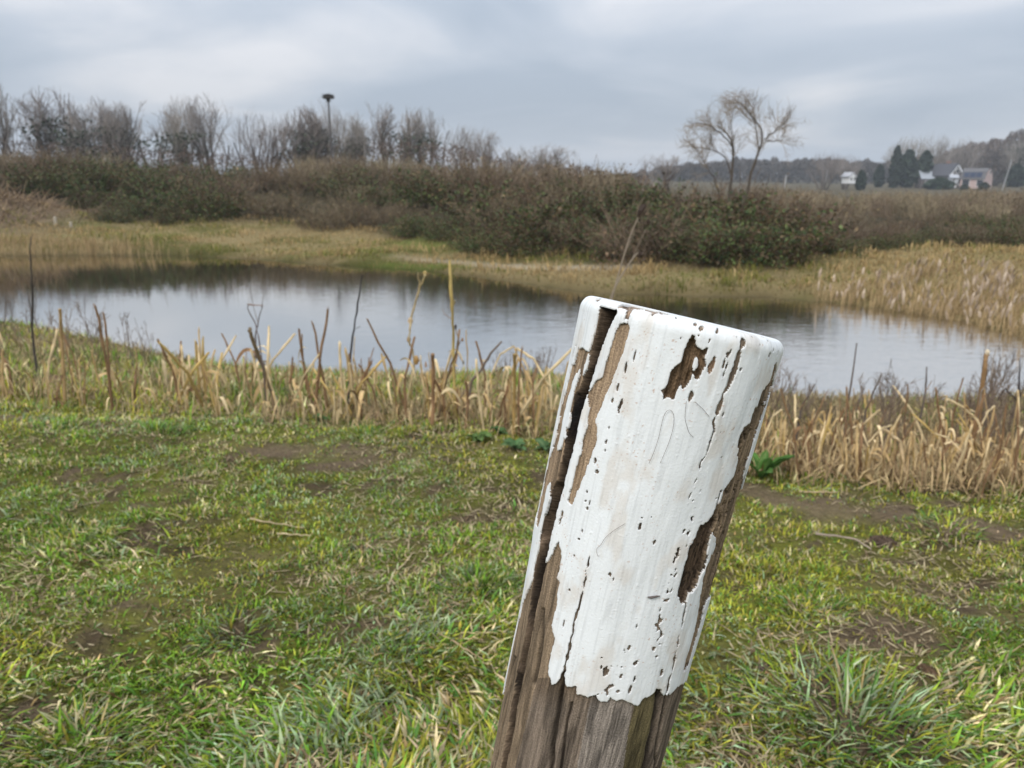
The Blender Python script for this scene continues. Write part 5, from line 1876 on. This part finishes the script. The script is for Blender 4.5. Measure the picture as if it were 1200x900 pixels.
D = 170.
zs = D / FPX
hx = (1154 - 600) / 958 * D
hz = at_depth(1154, 221, D)[2]
gable_house('pink_house', 'pink gabled house with a dark slate roof among the trees on the right', 'house', (hx, D + 3.5, hz), math.radians(38), 3.9, 4.8, 2.1, 4.0,
            (.50, .38, .35), (.125, .12, .122), gambrel=True, wins=((.35, 2.9, .55, .8, 'g'), (-1.6, .5, 1.2, 1.2, 's'), (1.2, .6, 1.4, 1.2, 's')), panels=True)
hx2 = (1127 - 600) / 958 * D
gable_house('half_timbered_house', 'dark house with white gable beams left of the pink gabled house', 'house', (hx2, D + 7, hz), math.radians(18), 4.2, 6, 2.7, 5.0,
            (.10, .09, .085), (.075, .075, .085), wins=((-1.0, .8, .8, 1.3, 'g'), (.9, .8, .8, 1.3, 'g'), (.0, 3.1, .7, .8, 'g')), chimney=(.4, 0, 5.7))
bo = bpy.data.objects.new('gable_beam', None) if False else None
hr = [o for o in col.objects if o.name.startswith('half_timbered_house')][0]
for i, (x0, z0, x1, z1) in enumerate([(-1.9, 2.6, -.1, 4.75), (1.9, 2.6, .1, 4.75), (-1.2, .1, -1.2, 3.2), (1.7, .1, 1.7, 2.6), (-.1, .1, -.1, 2.7)]):
    dx, dz = x1 - x0, z1 - z0
    l_ = math.hypot(dx, dz)
    nx__, nz__ = -dz / l_ * .17, dx / l_ * .17
    V = np.array([(x0 + nx__, -3.06, z0 + nz__), (x0 - nx__, -3.06, z0 - nz__), (x1 - nx__, -3.06, z1 - nz__), (x1 + nx__, -3.06, z1 + nz__)])
    V = np.concatenate([V, V + np.array([0, .05, 0])])
    obj('gable_beam', mesh('gable_beam', V, [np.array([(0, 1, 2, 3), (7, 6, 5, 4), (0, 4, 5, 1), (1, 5, 6, 2), (2, 6, 7, 3), (3, 7, 4, 0)])], np.broadcast_to((.72, .74, .76), V.shape), M_build), hr)
hx3 = (1114 - 600) / 958 * D
gable_house('low_house', 'low house with a pale grey roof left of the half timbered house', 'house', (hx3, D + 9, hz), math.radians(80), 4.2, 4.6, 2.0, 3.6,
            (.12, .10, .095), (.30, .32, .35), wins=((-.8, .7, .9, .9, 's'), (.9, .7, .9, .9, 's')))
hx5 = (1122 - 600) / 958 * (D - 3)
gable_house('garden_shed', 'small white shed in front of the half timbered house', 'shed', (hx5, D - 1, at_depth(1122, 214, D - 3)[2]), math.radians(75), 1.4, 1.5, 1.0, 1.5,
            (.45, .47, .5), (.36, .37, .4), wins=((0, .4, .4, .4, 's'),))
D = 150.
hx4 = (993.5 - 600) / 958 * D
gable_house('white_cottage', 'small white cottage far off left of the evergreens', 'house', (hx4, D, at_depth(993, 215, D)[2]), math.radians(20), 1.45, 1.9, 1.3, 1.9,
            (.75, .76, .76), (.42, .42, .44), wins=((-.3, .6, .3, .5, 'g'), (.4, .6, .3, .5, 'g')))
for px, tp, bt, ln_, r, lb in ((1175, 187, 206, .9, .07, 'leaning white pole right of the pink gabled house'), (967, 198, 214, 0, .09, 'thin pale pole left of the white cottage'), (919, 205, 216, .2, .12, 'short pale pole far off under the wooded ridge')):
    D = 150.
    x = (px - 600) / 958 * D
    zb, zt_ = at_depth(px, bt, D)[2], at_depth(px, tp, D)[2]
    zb = min(zb, gz(x, D))
    V, F, _ = tubes(np.array([[(0, 0, 0), (ln_ * .5, 0, (zt_ - zb) * .5), (ln_, 0, zt_ - zb)]]), np.array([[r, r, r * .9]]), 6, True)
    tag(obj('pale_pole', mesh('pale_pole', V, F, np.broadcast_to((.42, .42, .42), V.shape), M_build), loc=(x, D, zb)), lb, 'pole')

# ------------------------------------------------------------------ look-alikes: say which one, counted from the left
ORD = ['first', 'second', 'third', 'fourth', 'fifth', 'sixth', 'seventh', 'eighth', 'ninth', 'tenth', 'eleventh', 'twelfth', 'thirteenth',
       'fourteenth', 'fifteenth', 'sixteenth', 'seventeenth', 'eighteenth', 'nineteenth', 'twentieth']
same = {}
for o in col.objects:
    if o.parent is None and 'label' in o: same.setdefault(o['label'], []).append(o)
for lb, os_ in same.items():
    if len(os_) < 2: continue
    os_.sort(key=lambda o: o.location.x / max(o.location.y, .1))
    for i, o in enumerate(os_):
        w_ = ('left one' if i == 0 else 'right one') if len(os_) == 2 else 'leftmost' if i == 0 else 'rightmost' if i == len(os_) - 1 else ORD[min(i, 19)] + ' from left'
        o['label'] = lb + ', ' + w_

# ------------------------------------------------------------------ haze
HAZE = 0.0007
if HAZE:
    mh = bpy.data.materials.new('thin_haze')
    mh.use_nodes = True
    t = mh.node_tree
    t.nodes.clear()
    ho = N(t, 'ShaderNodeOutputMaterial')
    pv = N(t, 'ShaderNodeVolumePrincipled')
    pv.inputs['Color'].default_value = (.82, .88, .95, 1)
    pv.inputs['Density'].default_value = HAZE
    t.links.new(pv.outputs[0], ho.inputs['Volume'])
    V, F, _ = box(-900, 900, -50, 1600, -5, 40, (1, 1, 1))
    tag(obj('haze', mesh('haze', V, F, None, mh)), kind='stuff')
print('TRIS', sum(len(p.loop_triangles) if False else sum(max(0, q) for q in [len(p.polygons)]) for p in bpy.data.meshes))
